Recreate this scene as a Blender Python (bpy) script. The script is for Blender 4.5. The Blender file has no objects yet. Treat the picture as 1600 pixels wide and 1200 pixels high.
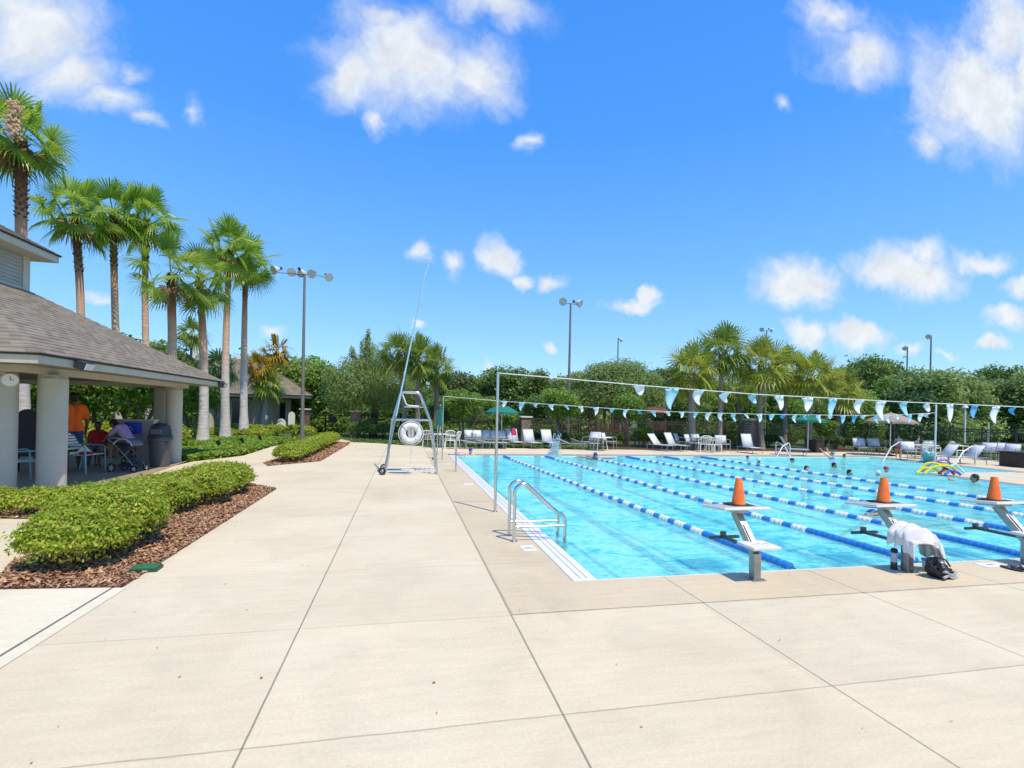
import bpy, bmesh, math, random
import numpy as np
from mathutils import Vector, Matrix
from mathutils.geometry import tessellate_polygon
rnd = random.Random(7)
NP = np.random.RandomState(11)
pi = math.pi
S = bpy.context.scene
COL = S.collection
# ------------------------------------------------------------------ camera geometry (metres, eye 1.6 m up)
H, FPX, YAW, ROLL, PX, PY = 1.6, 791., math.radians(12.0), math.atan(.022), 800., 644.7
_F = (math.sin(YAW), math.cos(YAW), 0.)
_R0 = (math.cos(YAW), -math.sin(YAW), 0.); _U0 = (0, 0, 1.)
_c, _s = math.cos(ROLL), math.sin(ROLL)
_R = tuple(_c*_R0[i]+_s*_U0[i] for i in range(3)); _U = tuple(-_s*_R0[i]+_c*_U0[i] for i in range(3))
def ray(x, y):
    a = (x-PX)/FPX; b = (PY-y)/FPX
    return [_F[i]+a*_R[i]+b*_U[i] for i in range(3)]
def gp(x, y, z=0.):
    d = ray(x, y); t = (z-H)/d[2]; return (d[0]*t, d[1]*t, z)
def at(x, y, Y):
    d = ray(x, y); t = Y/d[1]; return (d[0]*t, Y, H+d[2]*t)
# ------------------------------------------------------------------ object helpers
def tag(o, label=None, cat=None, group=None, kind=None):
    if label: o['label'] = label
    if cat: o['category'] = cat
    if group: o['group'] = group
    if kind: o['kind'] = kind
    return o
def thing(name, label, cat, loc=(0, 0, 0), rz=0., group=None):
    o = bpy.data.objects.new(name, None); COL.objects.link(o); o.empty_display_size = .1
    o.location = loc; o.rotation_euler = (0, 0, rz)
    return tag(o, label, cat, group)
def copy_tree(o, parent=None):
    c = o.copy(); COL.objects.link(c); c.parent = parent
    for ch in list(o.children): copy_tree(ch, c)
    return c
def wloc(o):
    v = Vector((0, 0, 0))
    while o is not None: v = v+Vector(o.location); o = o.parent
    return v
class MB:
    def __init__(s): s.v = []; s.f = []; s.m = []; s.cur = 0
    def add(s, vs, fs):
        n = len(s.v); s.v += [tuple(p) for p in vs]
        for f in fs: s.f.append(tuple(i+n for i in f)); s.m.append(s.cur)
        return s
    def box(s, c, d, rz=0., M=None):
        x, y, z = d[0]/2, d[1]/2, d[2]/2
        P = [Vector((i*x, j*y, k*z)) for k in (-1, 1) for j in (-1, 1) for i in (-1, 1)]
        R = M if M is not None else Matrix.Rotation(rz, 3, 'Z')
        P = [R @ p+Vector(c) for p in P]
        return s.add(P, [(0, 2, 3, 1), (4, 5, 7, 6), (0, 1, 5, 4), (2, 6, 7, 3), (0, 4, 6, 2), (1, 3, 7, 5)])
    def bb(s, lo, hi):
        return s.box([(lo[i]+hi[i])/2 for i in range(3)], [hi[i]-lo[i] for i in range(3)])
    def tube(s, pts, r, n=8, caps=True, closed=False):
        pts = [Vector(p) for p in pts]; L = len(pts)
        rs = r if isinstance(r, (list, tuple)) else [r]*L
        vs = []; up = None
        for i, p in enumerate(pts):
            a = pts[(i-1) % L] if (i > 0 or closed) else p
            b = pts[(i+1) % L] if (i < L-1 or closed) else p
            t = (b-a).normalized()
            if up is None: up = Vector((0, 0, 1)) if abs(t.z) < .9 else Vector((1, 0, 0))
            u = (up-t*up.dot(t)).normalized(); w = t.cross(u); up = u
            for k in range(n):
                an = 2*pi*k/n; vs.append(p+(u*math.cos(an)+w*math.sin(an))*rs[i])
        fs = []
        for i in range(L if closed else L-1):
            j = (i+1) % L
            for k in range(n):
                k2 = (k+1) % n; fs.append((i*n+k, i*n+k2, j*n+k2, j*n+k))
        if caps and not closed:
            fs.append(tuple(range(n))[::-1]); fs.append(tuple((L-1)*n+k for k in range(n)))
        return s.add(vs, fs)
    def lathe(s, prof, c=(0, 0, 0), n=20, M=None):
        vs = []; fs = []; L = len(prof)
        for (r, z) in prof:
            for k in range(n):
                an = 2*pi*k/n; p = Vector((r*math.cos(an), r*math.sin(an), z))
                if M is not None: p = M @ p
                vs.append(p+Vector(c))
        for i in range(L-1):
            for k in range(n):
                k2 = (k+1) % n; fs.append((i*n+k, i*n+k2, (i+1)*n+k2, (i+1)*n+k))
        if prof[0][0] > 1e-4: fs.append(tuple(range(n))[::-1])
        if prof[-1][0] > 1e-4: fs.append(tuple((L-1)*n+k for k in range(n)))
        return s.add(vs, fs)
    def sph(s, c, r, n=12, m=8, M=None):
        r = r if isinstance(r, (tuple, list)) else (r, r, r)
        vs = []; fs = []
        for i in range(m+1):
            th = pi*i/m
            for k in range(n):
                an = 2*pi*k/n
                p = Vector((r[0]*math.sin(th)*math.cos(an), r[1]*math.sin(th)*math.sin(an), r[2]*math.cos(th)))
                if M is not None: p = M @ p
                vs.append(p+Vector(c))
        for i in range(m):
            for k in range(n):
                k2 = (k+1) % n; fs.append((i*n+k, (i+1)*n+k, (i+1)*n+k2, i*n+k2))
        return s.add(vs, fs)
    def grid(s, P, thick=0.):
        """P: rows x cols of points"""
        R, C = len(P), len(P[0]); vs = [p for row in P for p in row]; fs = []
        for i in range(R-1):
            for j in range(C-1): fs.append((i*C+j, i*C+j+1, (i+1)*C+j+1, (i+1)*C+j))
        return s.add(vs, fs)
    def build(s, name, mats, parent=None, smooth=False, loc=None, world=False, bevel=0., solid=0.):
        me = bpy.data.meshes.new(name)
        off = Vector((0, 0, 0))
        if world and parent is not None: off = wloc(parent)
        if loc is not None: off = Vector(loc)
        vs = [tuple(Vector(p)-off) for p in s.v] if (off.length > 0) else s.v
        me.from_pydata(vs, [], s.f)
        mats = mats if isinstance(mats, (list, tuple)) else [mats]
        for m in mats: me.materials.append(m)
        if len(mats) > 1: me.polygons.foreach_set('material_index', s.m)
        if smooth: me.polygons.foreach_set('use_smooth', [True]*len(s.f))
        bm = bmesh.new(); bm.from_mesh(me)
        if smooth: bmesh.ops.remove_doubles(bm, verts=bm.verts, dist=1e-5)
        bmesh.ops.recalc_face_normals(bm, faces=bm.faces); bm.to_mesh(me); bm.free()
        o = bpy.data.objects.new(name, me); COL.objects.link(o)
        if parent is not None: o.parent = parent
        if loc is not None: o.location = loc
        if bevel:
            b = o.modifiers.new('b', 'BEVEL'); b.width = bevel; b.segments = 2; b.limit_method = 'ANGLE'
        if solid:
            b = o.modifiers.new('s', 'SOLIDIFY'); b.thickness = solid; b.offset = 0
        if smooth:
            try: me.set_sharp_from_angle(angle=math.radians(40))
            except Exception: pass
        return o
def raw_mesh(name, V, F, mats, parent=None, loc=None, mi=None, nv=4):
    """V Nx3, F Mxnv numpy arrays -> object quickly"""
    me = bpy.data.meshes.new(name)
    V = np.asarray(V, dtype=np.float32); F = np.asarray(F, dtype=np.int32)
    me.vertices.add(len(V)); me.vertices.foreach_set('co', V.ravel())
    me.loops.add(F.size); me.loops.foreach_set('vertex_index', F.ravel())
    me.polygons.add(len(F)); me.polygons.foreach_set('loop_start', np.arange(0, F.size, F.shape[1], dtype=np.int32))
    mats = mats if isinstance(mats, (list, tuple)) else [mats]
    for m in mats: me.materials.append(m)
    if mi is not None: me.polygons.foreach_set('material_index', np.asarray(mi, dtype=np.int32))
    me.update(calc_edges=True); me.validate()
    o = bpy.data.objects.new(name, me); COL.objects.link(o)
    if parent is not None: o.parent = parent
    if loc is not None: o.location = loc
    return o
# ------------------------------------------------------------------ materials
MATS = {}
def new_mat(name):
    m = bpy.data.materials.new(name); m.use_nodes = True
    nt = m.node_tree; b = nt.nodes['Principled BSDF']; return m, nt, b
def N(nt, t, **kw):
    n = nt.nodes.new(t)
    for k, v in kw.items():
        if k in n.inputs: n.inputs[k].default_value = v
        else: setattr(n, k, v)
    return n
def mat(name, col, rough=.6, metal=0., var=.12, scale=6., bump=0., bscale=60., spec=.4, coord='Object', dirt=None, stretch=None):
    m, nt, b = new_mat(name); L = nt.links
    tc = N(nt, 'ShaderNodeTexCoord'); src = tc.outputs[coord]
    if stretch:
        mp = N(nt, 'ShaderNodeMapping'); mp.inputs['Scale'].default_value = stretch; L.new(src, mp.inputs[0]); src = mp.outputs[0]
    n1 = N(nt, 'ShaderNodeTexNoise', Scale=scale, Detail=6., Roughness=.65); L.new(src, n1.inputs['Vector'])
    r = N(nt, 'ShaderNodeValToRGB'); L.new(n1.outputs['Fac'], r.inputs[0])
    c = list(col)[:3]
    lo = [max(0, v*(1-var)) for v in c]; hi = [min(1, v*(1+var)) for v in c]
    if dirt: lo = dirt
    r.color_ramp.elements[0].position = .32; r.color_ramp.elements[1].position = .68
    r.color_ramp.elements[0].color = (*lo, 1); r.color_ramp.elements[1].color = (*hi, 1)
    L.new(r.outputs[0], b.inputs['Base Color'])
    b.inputs['Roughness'].default_value = rough; b.inputs['Metallic'].default_value = metal
    b.inputs['Specular IOR Level'].default_value = spec
    if bump:
        n2 = N(nt, 'ShaderNodeTexNoise', Scale=bscale, Detail=4.); L.new(src, n2.inputs['Vector'])
        bp = N(nt, 'ShaderNodeBump', Strength=bump, Distance=.01); L.new(n2.outputs['Fac'], bp.inputs['Height']); L.new(bp.outputs[0], b.inputs['Normal'])
    return m
def leaf_mat(name, c0, c1, trans=.35, rough=.45, scale=1.2, c2=None, spec=.35):
    m, nt, b = new_mat(name); L = nt.links
    g = N(nt, 'ShaderNodeNewGeometry'); tc = N(nt, 'ShaderNodeTexCoord')
    n1 = N(nt, 'ShaderNodeTexNoise', Scale=scale, Detail=3.); L.new(tc.outputs['Object'], n1.inputs['Vector'])
    mx = N(nt, 'ShaderNodeMath', operation='MULTIPLY_ADD'); L.new(g.outputs['Random Per Island'], mx.inputs[0]); mx.inputs[1].default_value = .55
    sc = N(nt, 'ShaderNodeMath', operation='MULTIPLY'); L.new(n1.outputs['Fac'], sc.inputs[0]); sc.inputs[1].default_value = .5
    L.new(sc.outputs[0], mx.inputs[2])
    r = N(nt, 'ShaderNodeValToRGB'); L.new(mx.outputs[0], r.inputs[0]); e = r.color_ramp.elements
    e[0].position = .15; e[1].position = .8; e[0].color = (*c0, 1); e[1].color = (*c1, 1)
    if c2:
        k = e.new(.9); k.color = (*c2, 1)
    L.new(r.outputs[0], b.inputs['Base Color']); b.inputs['Roughness'].default_value = rough
    b.inputs['Specular IOR Level'].default_value = spec
    t = N(nt, 'ShaderNodeBsdfTranslucent'); L.new(r.outputs[0], t.inputs[0])
    ms = N(nt, 'ShaderNodeMixShader'); ms.inputs[0].default_value = trans
    out = nt.nodes['Material Output']; L.new(b.outputs[0], ms.inputs[1]); L.new(t.outputs[0], ms.inputs[2]); L.new(ms.outputs[0], out.inputs[0])
    return m
def concrete(name, base, tint2, lines=True, dark=.7):
    """broom finished concrete: mottling, grit, stains, tooled joints in world metres"""
    m, nt, b = new_mat(name); L = nt.links
    g = N(nt, 'ShaderNodeNewGeometry'); P = g.outputs['Position']
    n1 = N(nt, 'ShaderNodeTexNoise', Scale=.55, Detail=5., Roughness=.6, Distortion=.4); L.new(P, n1.inputs['Vector'])
    n2 = N(nt, 'ShaderNodeTexNoise', Scale=55., Detail=5., Roughness=.7); L.new(P, n2.inputs['Vector'])
    mp = N(nt, 'ShaderNodeMapping'); mp.inputs['Scale'].default_value = (1.2, 9., 1); L.new(P, mp.inputs[0])
    n3 = N(nt, 'ShaderNodeTexNoise', Scale=1.6, Detail=6., Roughness=.7); L.new(mp.outputs[0], n3.inputs['Vector'])
    r = N(nt, 'ShaderNodeValToRGB'); L.new(n1.outputs['Fac'], r.inputs[0])
    r.color_ramp.elements[0].position = .32; r.color_ramp.elements[1].position = .62
    r.color_ramp.elements[0].color = (*tint2, 1); r.color_ramp.elements[1].color = (*base, 1)
    def mul(a, bsock, f0, f1, lo=.3, hi=.7, fac=1.):
        mr = N(nt, 'ShaderNodeMapRange'); L.new(bsock, mr.inputs[0]); mr.inputs[1].default_value = lo; mr.inputs[2].default_value = hi
        mr.inputs[3].default_value = f0; mr.inputs[4].default_value = f1
        vm = N(nt, 'ShaderNodeVectorMath', operation='SCALE'); L.new(a, vm.inputs[0]); L.new(mr.outputs[0], vm.inputs['Scale']); return vm.outputs[0]
    c = mul(r.outputs[0], n2.outputs['Fac'], .90, 1.07)
    c = mul(c, n3.outputs['Fac'], .93, 1.04)
    # small dark specks / leaf stains
    v = N(nt, 'ShaderNodeTexVoronoi', Scale=1.7); L.new(P, v.inputs['Vector'])
    c = mul(c, v.outputs['Distance'], .45, 1., .012, .022)
    v2 = N(nt, 'ShaderNodeTexVoronoi', Scale=6.3); L.new(P, v2.inputs['Vector'])
    c = mul(c, v2.outputs['Distance'], .75, 1., .02, .05)
    if lines:
        sp = N(nt, 'ShaderNodeSeparateXYZ'); L.new(P, sp.inputs[0])
        nw = N(nt, 'ShaderNodeTexNoise', Scale=3., Detail=4.); L.new(P, nw.inputs['Vector'])
        def joint(axis, pos, w, cond=None, f=dark, fuzz=.02):
            a = N(nt, 'ShaderNodeMath', operation='SUBTRACT'); L.new(sp.outputs[axis], a.inputs[0]); a.inputs[1].default_value = pos
            w2 = N(nt, 'ShaderNodeMath', operation='MULTIPLY_ADD'); L.new(nw.outputs['Fac'], w2.inputs[0]); w2.inputs[1].default_value = fuzz; w2.inputs[2].default_value = -fuzz/2
            a2 = N(nt, 'ShaderNodeMath', operation='ADD'); L.new(a.outputs[0], a2.inputs[0]); L.new(w2.outputs[0], a2.inputs[1])
            ab = N(nt, 'ShaderNodeMath', operation='ABSOLUTE'); L.new(a2.outputs[0], ab.inputs[0])
            mr = N(nt, 'ShaderNodeMapRange'); L.new(ab.outputs[0], mr.inputs[0]); mr.inputs[1].default_value = w*.5; mr.inputs[2].default_value = w*1.2
            mr.inputs[3].default_value = f; mr.inputs[4].default_value = 1.
            o = mr.outputs[0]
            if cond:
                ax, lo, hi = cond
                g1 = N(nt, 'ShaderNodeMath', operation='GREATER_THAN'); L.new(sp.outputs[ax], g1.inputs[0]); g1.inputs[1].default_value = lo
                g2 = N(nt, 'ShaderNodeMath', operation='LESS_THAN'); L.new(sp.outputs[ax], g2.inputs[0]); g2.inputs[1].default_value = hi
                gm = N(nt, 'ShaderNodeMath', operation='MULTIPLY'); L.new(g1.outputs[0], gm.inputs[0]); L.new(g2.outputs[0], gm.inputs[1])
                one = N(nt, 'ShaderNodeMath', operation='SUBTRACT'); one.inputs[0].default_value = 1.; L.new(gm.outputs[0], one.inputs[1])
                mx = N(nt, 'ShaderNodeMath', operation='MAXIMUM'); L.new(o, mx.inputs[0]); L.new(one.outputs[0], mx.inputs[1]); o = mx.outputs[0]
            return o
        js = [joint(0, -.71, .0065, None, .42, .006), joint(0, .86, .007, None, .42, .006)]
        for x in (2.55, 4.2, 5.85, 7.5, 9.15, 10.8): js.append(joint(0, x, .0065, (1, -9, 4.6), .45, .006))
        for x in (-4.0, -5.6): js.append(joint(0, x, .010, (1, 10.6, 30), .5, .008))
        js.append(joint(1, 2.57, .007, (0, -2.4, 40), .66))
        js.append(joint(1, 3.90, .008, (0, -2.4, 40), .78))
        for y in (5.25, 6.6, 7.95, 9.3, 10.65, 12, 13.35, 14.7, 16.05, 17.4, 18.75, 20.1, 21.4, 22.7, 24.): js.append(joint(1, y, .009, (0, -2.4 if y < 10 else -6, 1.62), .86))
        js.append(joint(1, 1.2, .007, (0, -2.4, 40), .66))
        for x in (4.2, 7.5, 10.8, 14.1, 17.4, 20.7): js.append(joint(0, x, .014, (1, 18.9, 30), .6))
        def cell(axis, off, size):
            a = N(nt, 'ShaderNodeMath', operation='ADD'); L.new(sp.outputs[axis], a.inputs[0]); a.inputs[1].default_value = off
            d = N(nt, 'ShaderNodeMath', operation='DIVIDE'); L.new(a.outputs[0], d.inputs[0]); d.inputs[1].default_value = size
            f_ = N(nt, 'ShaderNodeMath', operation='FLOOR'); L.new(d.outputs[0], f_.inputs[0]); return f_.outputs[0]
        cc_ = N(nt, 'ShaderNodeCombineXYZ'); L.new(cell(0, .71, 1.6), cc_.inputs[0]); L.new(cell(1, -2.57, 1.34), cc_.inputs[1])
        wn = N(nt, 'ShaderNodeTexWhiteNoise', noise_dimensions='2D'); L.new(cc_.outputs[0], wn.inputs['Vector'])
        c = mul(c, wn.outputs['Value'], .97, 1.025, 0., 1.)
        ns = N(nt, 'ShaderNodeTexNoise', Scale=1.1, Detail=7., Roughness=.62, Distortion=1.2); L.new(P, ns.inputs['Vector'])
        c = mul(c, ns.outputs['Fac'], .93, 1.0, .34, .52)
        cur = js[0]
        for j in js[1:]:
            mm = N(nt, 'ShaderNodeMath', operation='MULTIPLY'); L.new(cur, mm.inputs[0]); L.new(j, mm.inputs[1]); cur = mm.outputs[0]
        vm = N(nt, 'ShaderNodeVectorMath', operation='SCALE'); L.new(c, vm.inputs[0]); L.new(cur, vm.inputs['Scale']); c = vm.outputs[0]
    L.new(c, b.inputs['Base Color']); b.inputs['Roughness'].default_value = .85; b.inputs['Specular IOR Level'].default_value = .25
    bp = N(nt, 'ShaderNodeBump', Strength=.25, Distance=.004); L.new(n2.outputs['Fac'], bp.inputs['Height'])
    bp2 = N(nt, 'ShaderNodeBump', Strength=.3, Distance=.004); L.new(n3.outputs['Fac'], bp2.inputs['Height']); L.new(bp.outputs[0], bp2.inputs['Normal'])
    L.new(bp2.outputs[0], b.inputs['Normal'])
    return m
M_deck = concrete('deck_concrete', (.70, .61, .425), (.635, .545, .37))
M_coping = concrete('coping_concrete', (.64, .54, .365), (.58, .485, .32), dark=.6)
M_path = concrete('pale_concrete', (.74, .68, .50), (.67, .60, .43), lines=False)
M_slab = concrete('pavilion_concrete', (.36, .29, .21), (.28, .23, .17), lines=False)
M_wet = concrete('wet_concrete', (.36, .33, .29), (.28, .26, .24), lines=False)
M_joint = mat('joint_filler', (.16, .15, .14), .9)
M_steel = mat('stainless_steel', (.62, .62, .60), .22, 1., .06, 20.)
M_steeld = mat('brushed_steel', (.42, .40, .37), .42, .85, .2, 9., .2, 120.)
M_alu = mat('white_aluminium', (.70, .70, .68), .4, .1, .08)
M_galv = mat('grey_pole_paint', (.22, .21, .20), .5, .3, .15)
M_white = mat('white_plastic', (.78, .78, .75), .4, 0, .06, 5.)
M_whited = mat('worn_white_fibreglass', (.72, .71, .67), .45, 0, .1, 8., .1, 150.)
M_sling = mat('white_sling_fabric', (.66, .68, .70), .8, 0, .08, 3., .3, 200.)
M_resin = mat('white_resin', (.80, .78, .70), .4, 0, .05)
M_chrframe = mat('grey_chair_frame', (.32, .36, .36), .45, .3, .1)
M_green = mat('green_canvas', (.012, .17, .13), .8, 0, .15, 2.)
M_beige = mat('beige_canvas', (.34, .26, .21), .8, 0, .12, 2.)
M_orange = mat('orange_cone_plastic', (.95, .21, .03), .42, 0, .18, 9., dirt=(.80, .13, .02))
M_black = mat('black_plastic', (.015, .015, .018), .45, 0, .3)
M_rubber = mat('black_rubber', (.02, .02, .02), .8)
M_blue = mat('blue_float', (.035, .22, .62), .35, 0, .15, 12.)
M_floatw = mat('white_float', (.80, .80, .78), .35, 0, .05, 12.)
M_cable = mat('steel_cable', (.3, .3, .3), .4, .8)
M_pennw = mat('white_pennant', (.80, .82, .82), .7, 0, .04)
M_pennb = mat('blue_pennant', (.36, .66, .78), .7, 0, .1)
M_pennd = mat('deep_blue_pennant', (.10, .38, .68), .7, 0, .1)
M_rope = mat('white_rope', (.72, .72, .70), .8)
M_towel = mat('white_towel', (.78, .76, .74), .95, 0, .05, 3., .8, 260.)
M_bagb = mat('black_nylon_bag', (.014, .014, .02), .38, 0, .4, 9., .5, 30.)
M_bagw = mat('silver_mesh', (.34, .33, .36), .6, 0, .35, 30.)
M_stucco = mat('beige_stucco', (.50, .47, .38), .85, 0, .05, 2., .25, 90.)
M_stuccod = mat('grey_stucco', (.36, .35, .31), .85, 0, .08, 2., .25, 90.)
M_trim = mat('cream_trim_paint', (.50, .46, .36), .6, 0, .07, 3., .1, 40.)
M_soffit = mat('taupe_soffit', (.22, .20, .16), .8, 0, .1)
M_dark = mat('dark_edge_metal', (.03, .03, .032), .5)
M_bin = mat('grey_bin_plastic', (.085, .085, .095), .5, 0, .15)
M_bind = mat('dark_bin_lid', (.035, .04, .055), .4, 0, .15)
M_brown = mat('brown_bin', (.045, .032, .026), .6, 0, .2)
M_bluebox = mat('blue_recycling_plastic', (.008, .05, .42), .4, 0, .12)
M_yel = mat('yellow_paint', (.75, .6, .05), .5)
M_trunk = mat('grey_bark', (.16, .125, .10), .9, 0, .35, 5., .8, 20., stretch=(3, 3, .8))
M_sabal = mat('sabal_bark', (.27, .22, .18), .9, 0, .3, 7., .8, 30., stretch=(1, 1, 3.5))
M_boots = mat('palm_boot_fibre', (.13, .065, .035), .9, 0, .45, 9., .9, 30.)
M_seed = mat('dry_flower_stalk', (.55, .40, .24), .9, 0, .2)
M_glass = mat('lamp_glass', (.55, .58, .58), .15, 0, .05)
M_window = mat('dark_window', (.02, .025, .04), .1, 0, .3)
M_grass = mat('mown_grass', (.09, .15, .035), .9, 0, .35, 3., .6, 40., coord='Generated')
def wpos_mat(name, c0, c1, scale, rough=.9, bump=.5, c2=None):
    m, nt, b = new_mat(name); L = nt.links; g = N(nt, 'ShaderNodeNewGeometry')
    n1 = N(nt, 'ShaderNodeTexNoise', Scale=scale, Detail=8., Roughness=.75); L.new(g.outputs['Position'], n1.inputs['Vector'])
    r = N(nt, 'ShaderNodeValToRGB'); L.new(n1.outputs['Fac'], r.inputs[0]); e = r.color_ramp.elements
    e[0].position = .35; e[1].position = .65; e[0].color = (*c0, 1); e[1].color = (*c1, 1)
    if c2: k = e.new(.5); k.color = (*c2, 1)
    L.new(r.outputs[0], b.inputs['Base Color']); b.inputs['Roughness'].default_value = rough; b.inputs['Specular IOR Level'].default_value = .2
    bp = N(nt, 'ShaderNodeBump', Strength=bump, Distance=.02); L.new(n1.outputs['Fac'], bp.inputs['Height']); L.new(bp.outputs[0], b.inputs['Normal'])
    return m
M_lawn = wpos_mat('lawn', (.055, .10, .022), (.12, .19, .05), 9.)
M_soil = wpos_mat('soil', (.05, .032, .022), (.13, .075, .05), 14.)
M_mulchbase = wpos_mat('mulch_soil', (.10, .045, .03), (.26, .13, .09), 40.)
M_chip = leaf_mat('bark_chip', (.17, .075, .035), (.56, .34, .19), 0., .8, 3., (.80, .66, .46))
M_lime = leaf_mat('groundcover_leaf', (.10, .19, .015), (.30, .44, .05), .35, .5, 1.5)
M_hedge = leaf_mat('hedge_leaf', (.14, .23, .018), (.54, .64, .06), .45, .45, 3.2, (.76, .78, .18))
M_hedge_red = leaf_mat('reddish_hedge_leaf', (.25, .14, .03), (.45, .20, .07), .3, .5, 2.)
M_hedged = leaf_mat('trimmed_hedge_leaf', (.035, .07, .012), (.12, .18, .04), .3, .5, 2.)
M_wash = leaf_mat('fan_palm_leaf', (.12, .26, .025), (.44, .60, .08), .52, .35, .8, (.66, .72, .18))
M_washy = leaf_mat('bright_fan_palm_leaf', (.11, .23, .025), (.40, .52, .08), .45, .38, .8, (.55, .62, .16))
M_sab = leaf_mat('cabbage_palm_leaf', (.11, .20, .03), (.36, .44, .08), .42, .4, .8, (.52, .52, .13))
M_saby = leaf_mat('yellowish_palm_leaf', (.17, .26, .035), (.52, .54, .09), .42, .4, .8, (.70, .62, .18))
M_gold = leaf_mat('golden_palm_leaf', (.20, .14, .015), (.55, .36, .03), .4, .4, .8)
M_dead = leaf_mat('dead_palm_leaf', (.14, .08, .03), (.38, .26, .13), .25, .7, 1.)
M_t = [leaf_mat('oak_leaf', (.06, .135, .024), (.28, .41, .10), .44, .5, .6),
       leaf_mat('bright_tree_leaf', (.10, .22, .025), (.37, .52, .10), .48, .5, .6),
       leaf_mat('olive_tree_leaf', (.13, .21, .055), (.42, .54, .18), .46, .55, .6),
       leaf_mat('dark_pine_leaf', (.04, .07, .018), (.14, .19, .05), .3, .5, .6)]
M_skin = mat('tanned_skin', (.42, .20, .12), .5, 0, .08, 8.)
M_skind = mat('dark_skin', (.13, .055, .032), .5, 0, .08, 8.)
M_skinl = mat('fair_skin', (.62, .36, .26), .5, 0, .08, 8.)
M_hairk = mat('black_hair', (.012, .010, .010), .5, 0, .3)
M_eye = mat('dark_eye', (.01, .008, .008), .2)
def cloth(name, c, r=.85): return mat(name, c, r, 0, .1, 6., .3, 120.)
M_shirt = cloth('orange_shirt', (.78, .13, .012)); M_shorts = cloth('navy_shorts', (.03, .05, .16)); M_shortw = cloth('pale_shorts_stripe', (.45, .5, .6))
M_pinkt = cloth('lilac_shirt', (.50, .33, .55)); M_redc = cloth('red_cloth', (.45, .02, .03)); M_greyc = cloth('grey_cloth', (.2, .2, .23))
M_capb = cloth('blue_swim_cap', (.02, .05, .30), .4); M_capw = cloth('white_swim_cap', (.7, .72, .75), .4); M_capp = cloth('crimson_swim_cap', (.50, .02, .10), .4)
M_teal = cloth('green_swimsuit', (.03, .35, .25)); M_bluecl = cloth('bright_blue_swimsuit', (.03, .12, .65)); M_pinkf = cloth('pink_float', (.85, .35, .35), .5)
# ------------------------------------------------------------------ setting: deck, pool, ground
WL = -.035   # water level
POOL = [(1.86, 4.62), (15.8, 4.62), (15.8, 13.05), (20.05, 13.05), (20.05, 18.5), (1.86, 18.5)]
def poly_sheet(name, outer, holes, z, m, kind='structure', thick=0.):
    polys = [[Vector((x, y, 0)) for x, y in outer]]+[[Vector((x, y, 0)) for x, y in h] for h in holes]
    tri = tessellate_polygon(polys); flat = [p for q in polys for p in q]
    b = MB(); b.add([(p.x, p.y, z) for p in flat], [t for t in tri])
    if thick:
        for q in polys:
            n = len(q)
            for i in range(n):
                a, c = q[i], q[(i+1) % n]; b.add([(a.x, a.y, z), (c.x, c.y, z), (c.x, c.y, z-thick), (a.x, a.y, z-thick)], [(0, 1, 2, 3)])
    o = b.build(name, m); 
    me = o.data
    bm = bmesh.new(); bm.from_mesh(me); bmesh.ops.remove_doubles(bm, verts=bm.verts, dist=1e-5)
    for f in bm.faces:
        f.normal_update()
        if abs(f.normal.z) > .5 and f.normal.z < 0: f.normal_flip()
    bm.to_mesh(me); bm.free()
    return tag(o, kind=kind) if kind else o
RIM = [(1.62, 4.60), (15.85, 4.60), (16.12, 12.75), (20.4, 12.75), (20.4, 18.5+.62), (1.62, 18.5+.62)]
DECK = [(-14, 4.9), (-14, -22), (60, -22), (44, 2), (31.5, 10), (27.2, 14.6), (24.6, 18.6), (22.6, 21.3), (16, 21.5), (9, 21.9), (2.5, 22.4), (.2, 23.4), (-1.2, 24.9), (-2.5, 25.6),
        (-2.9, 28), (-4.8, 28.5), (-5.0, 26.6), (-5.25, 22.1), (-5.12, 18), (-5.9, 16), (-5.95, 7.6), (-14, 7.6)]
g_ = poly_sheet('ground', [(-420, -320), (420, -320), (420, 520), (-420, 520)], [[(1.55, 4.5), (16.3, 4.5), (16.3, 12.6), (20.5, 12.6), (20.5, 19.2), (1.55, 19.2)]], -.03, M_lawn)
poly_sheet('pool_deck', DECK, [[(1.62, 4.60), (15.85, 4.60), (16.12, 12.75), (20.4, 12.75), (20.4, 19.12), (1.62, 19.12)]], 0., M_deck, thick=.1)
# tan coping band laid 4 mm proud
poly_sheet('pool_coping', [(.872, 3.91), (17.2, 3.91), (17.2, 4.596), (1.616, 4.596), (1.616, 19.9), (.872, 19.9)], [], .004, M_coping)
# rim: white gutter on the left, rolled wet rim on far/right sides
b = MB(); b.bb((1.62, 4.602, -.10), (1.86, 18.5, .004)); tag(b.build('pool_gutter', mat('white_gutter_tile', (.74, .74, .74), .4, 0, .06, 3.), bevel=.004), kind='structure')
b = MB()
for x in (1.70, 1.77): b.bb((x, 4.66, -.02), (x+.012, 18.45, .0055))
b.bb((1.600, 4.60, -.02), (1.6185, 18.5, .0045))
tag(b.build('gutter_grate', mat('grate_shadow_line', (.38, .36, .35), .6)), kind='structure')
b = MB(); b.bb((1.865, 4.604, -.12), (15.8, 4.64, -.002)); tag(b.build('near_pool_edge', mat('pale_edge_tile', (.66, .68, .66), .4)), kind='structure')
b = MB()
def rim(p0, p1, q0, q1, z0=0.002, z1=WL-.02):
    rows = []
    for t in (0, .35, .7, 1.):
        z = z0+(z1-z0)*t**1.4
        rows.append([(p0[0]+(q0[0]-p0[0])*t, p0[1]+(q0[1]-p0[1])*t, z), (p1[0]+(q1[0]-p1[0])*t, p1[1]+(q1[1]-p1[1])*t, z)])
    b.grid(rows)
rim((1.62, 19.12), (20.4, 19.12), (1.86, 18.5), (20.05, 18.5))
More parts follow.
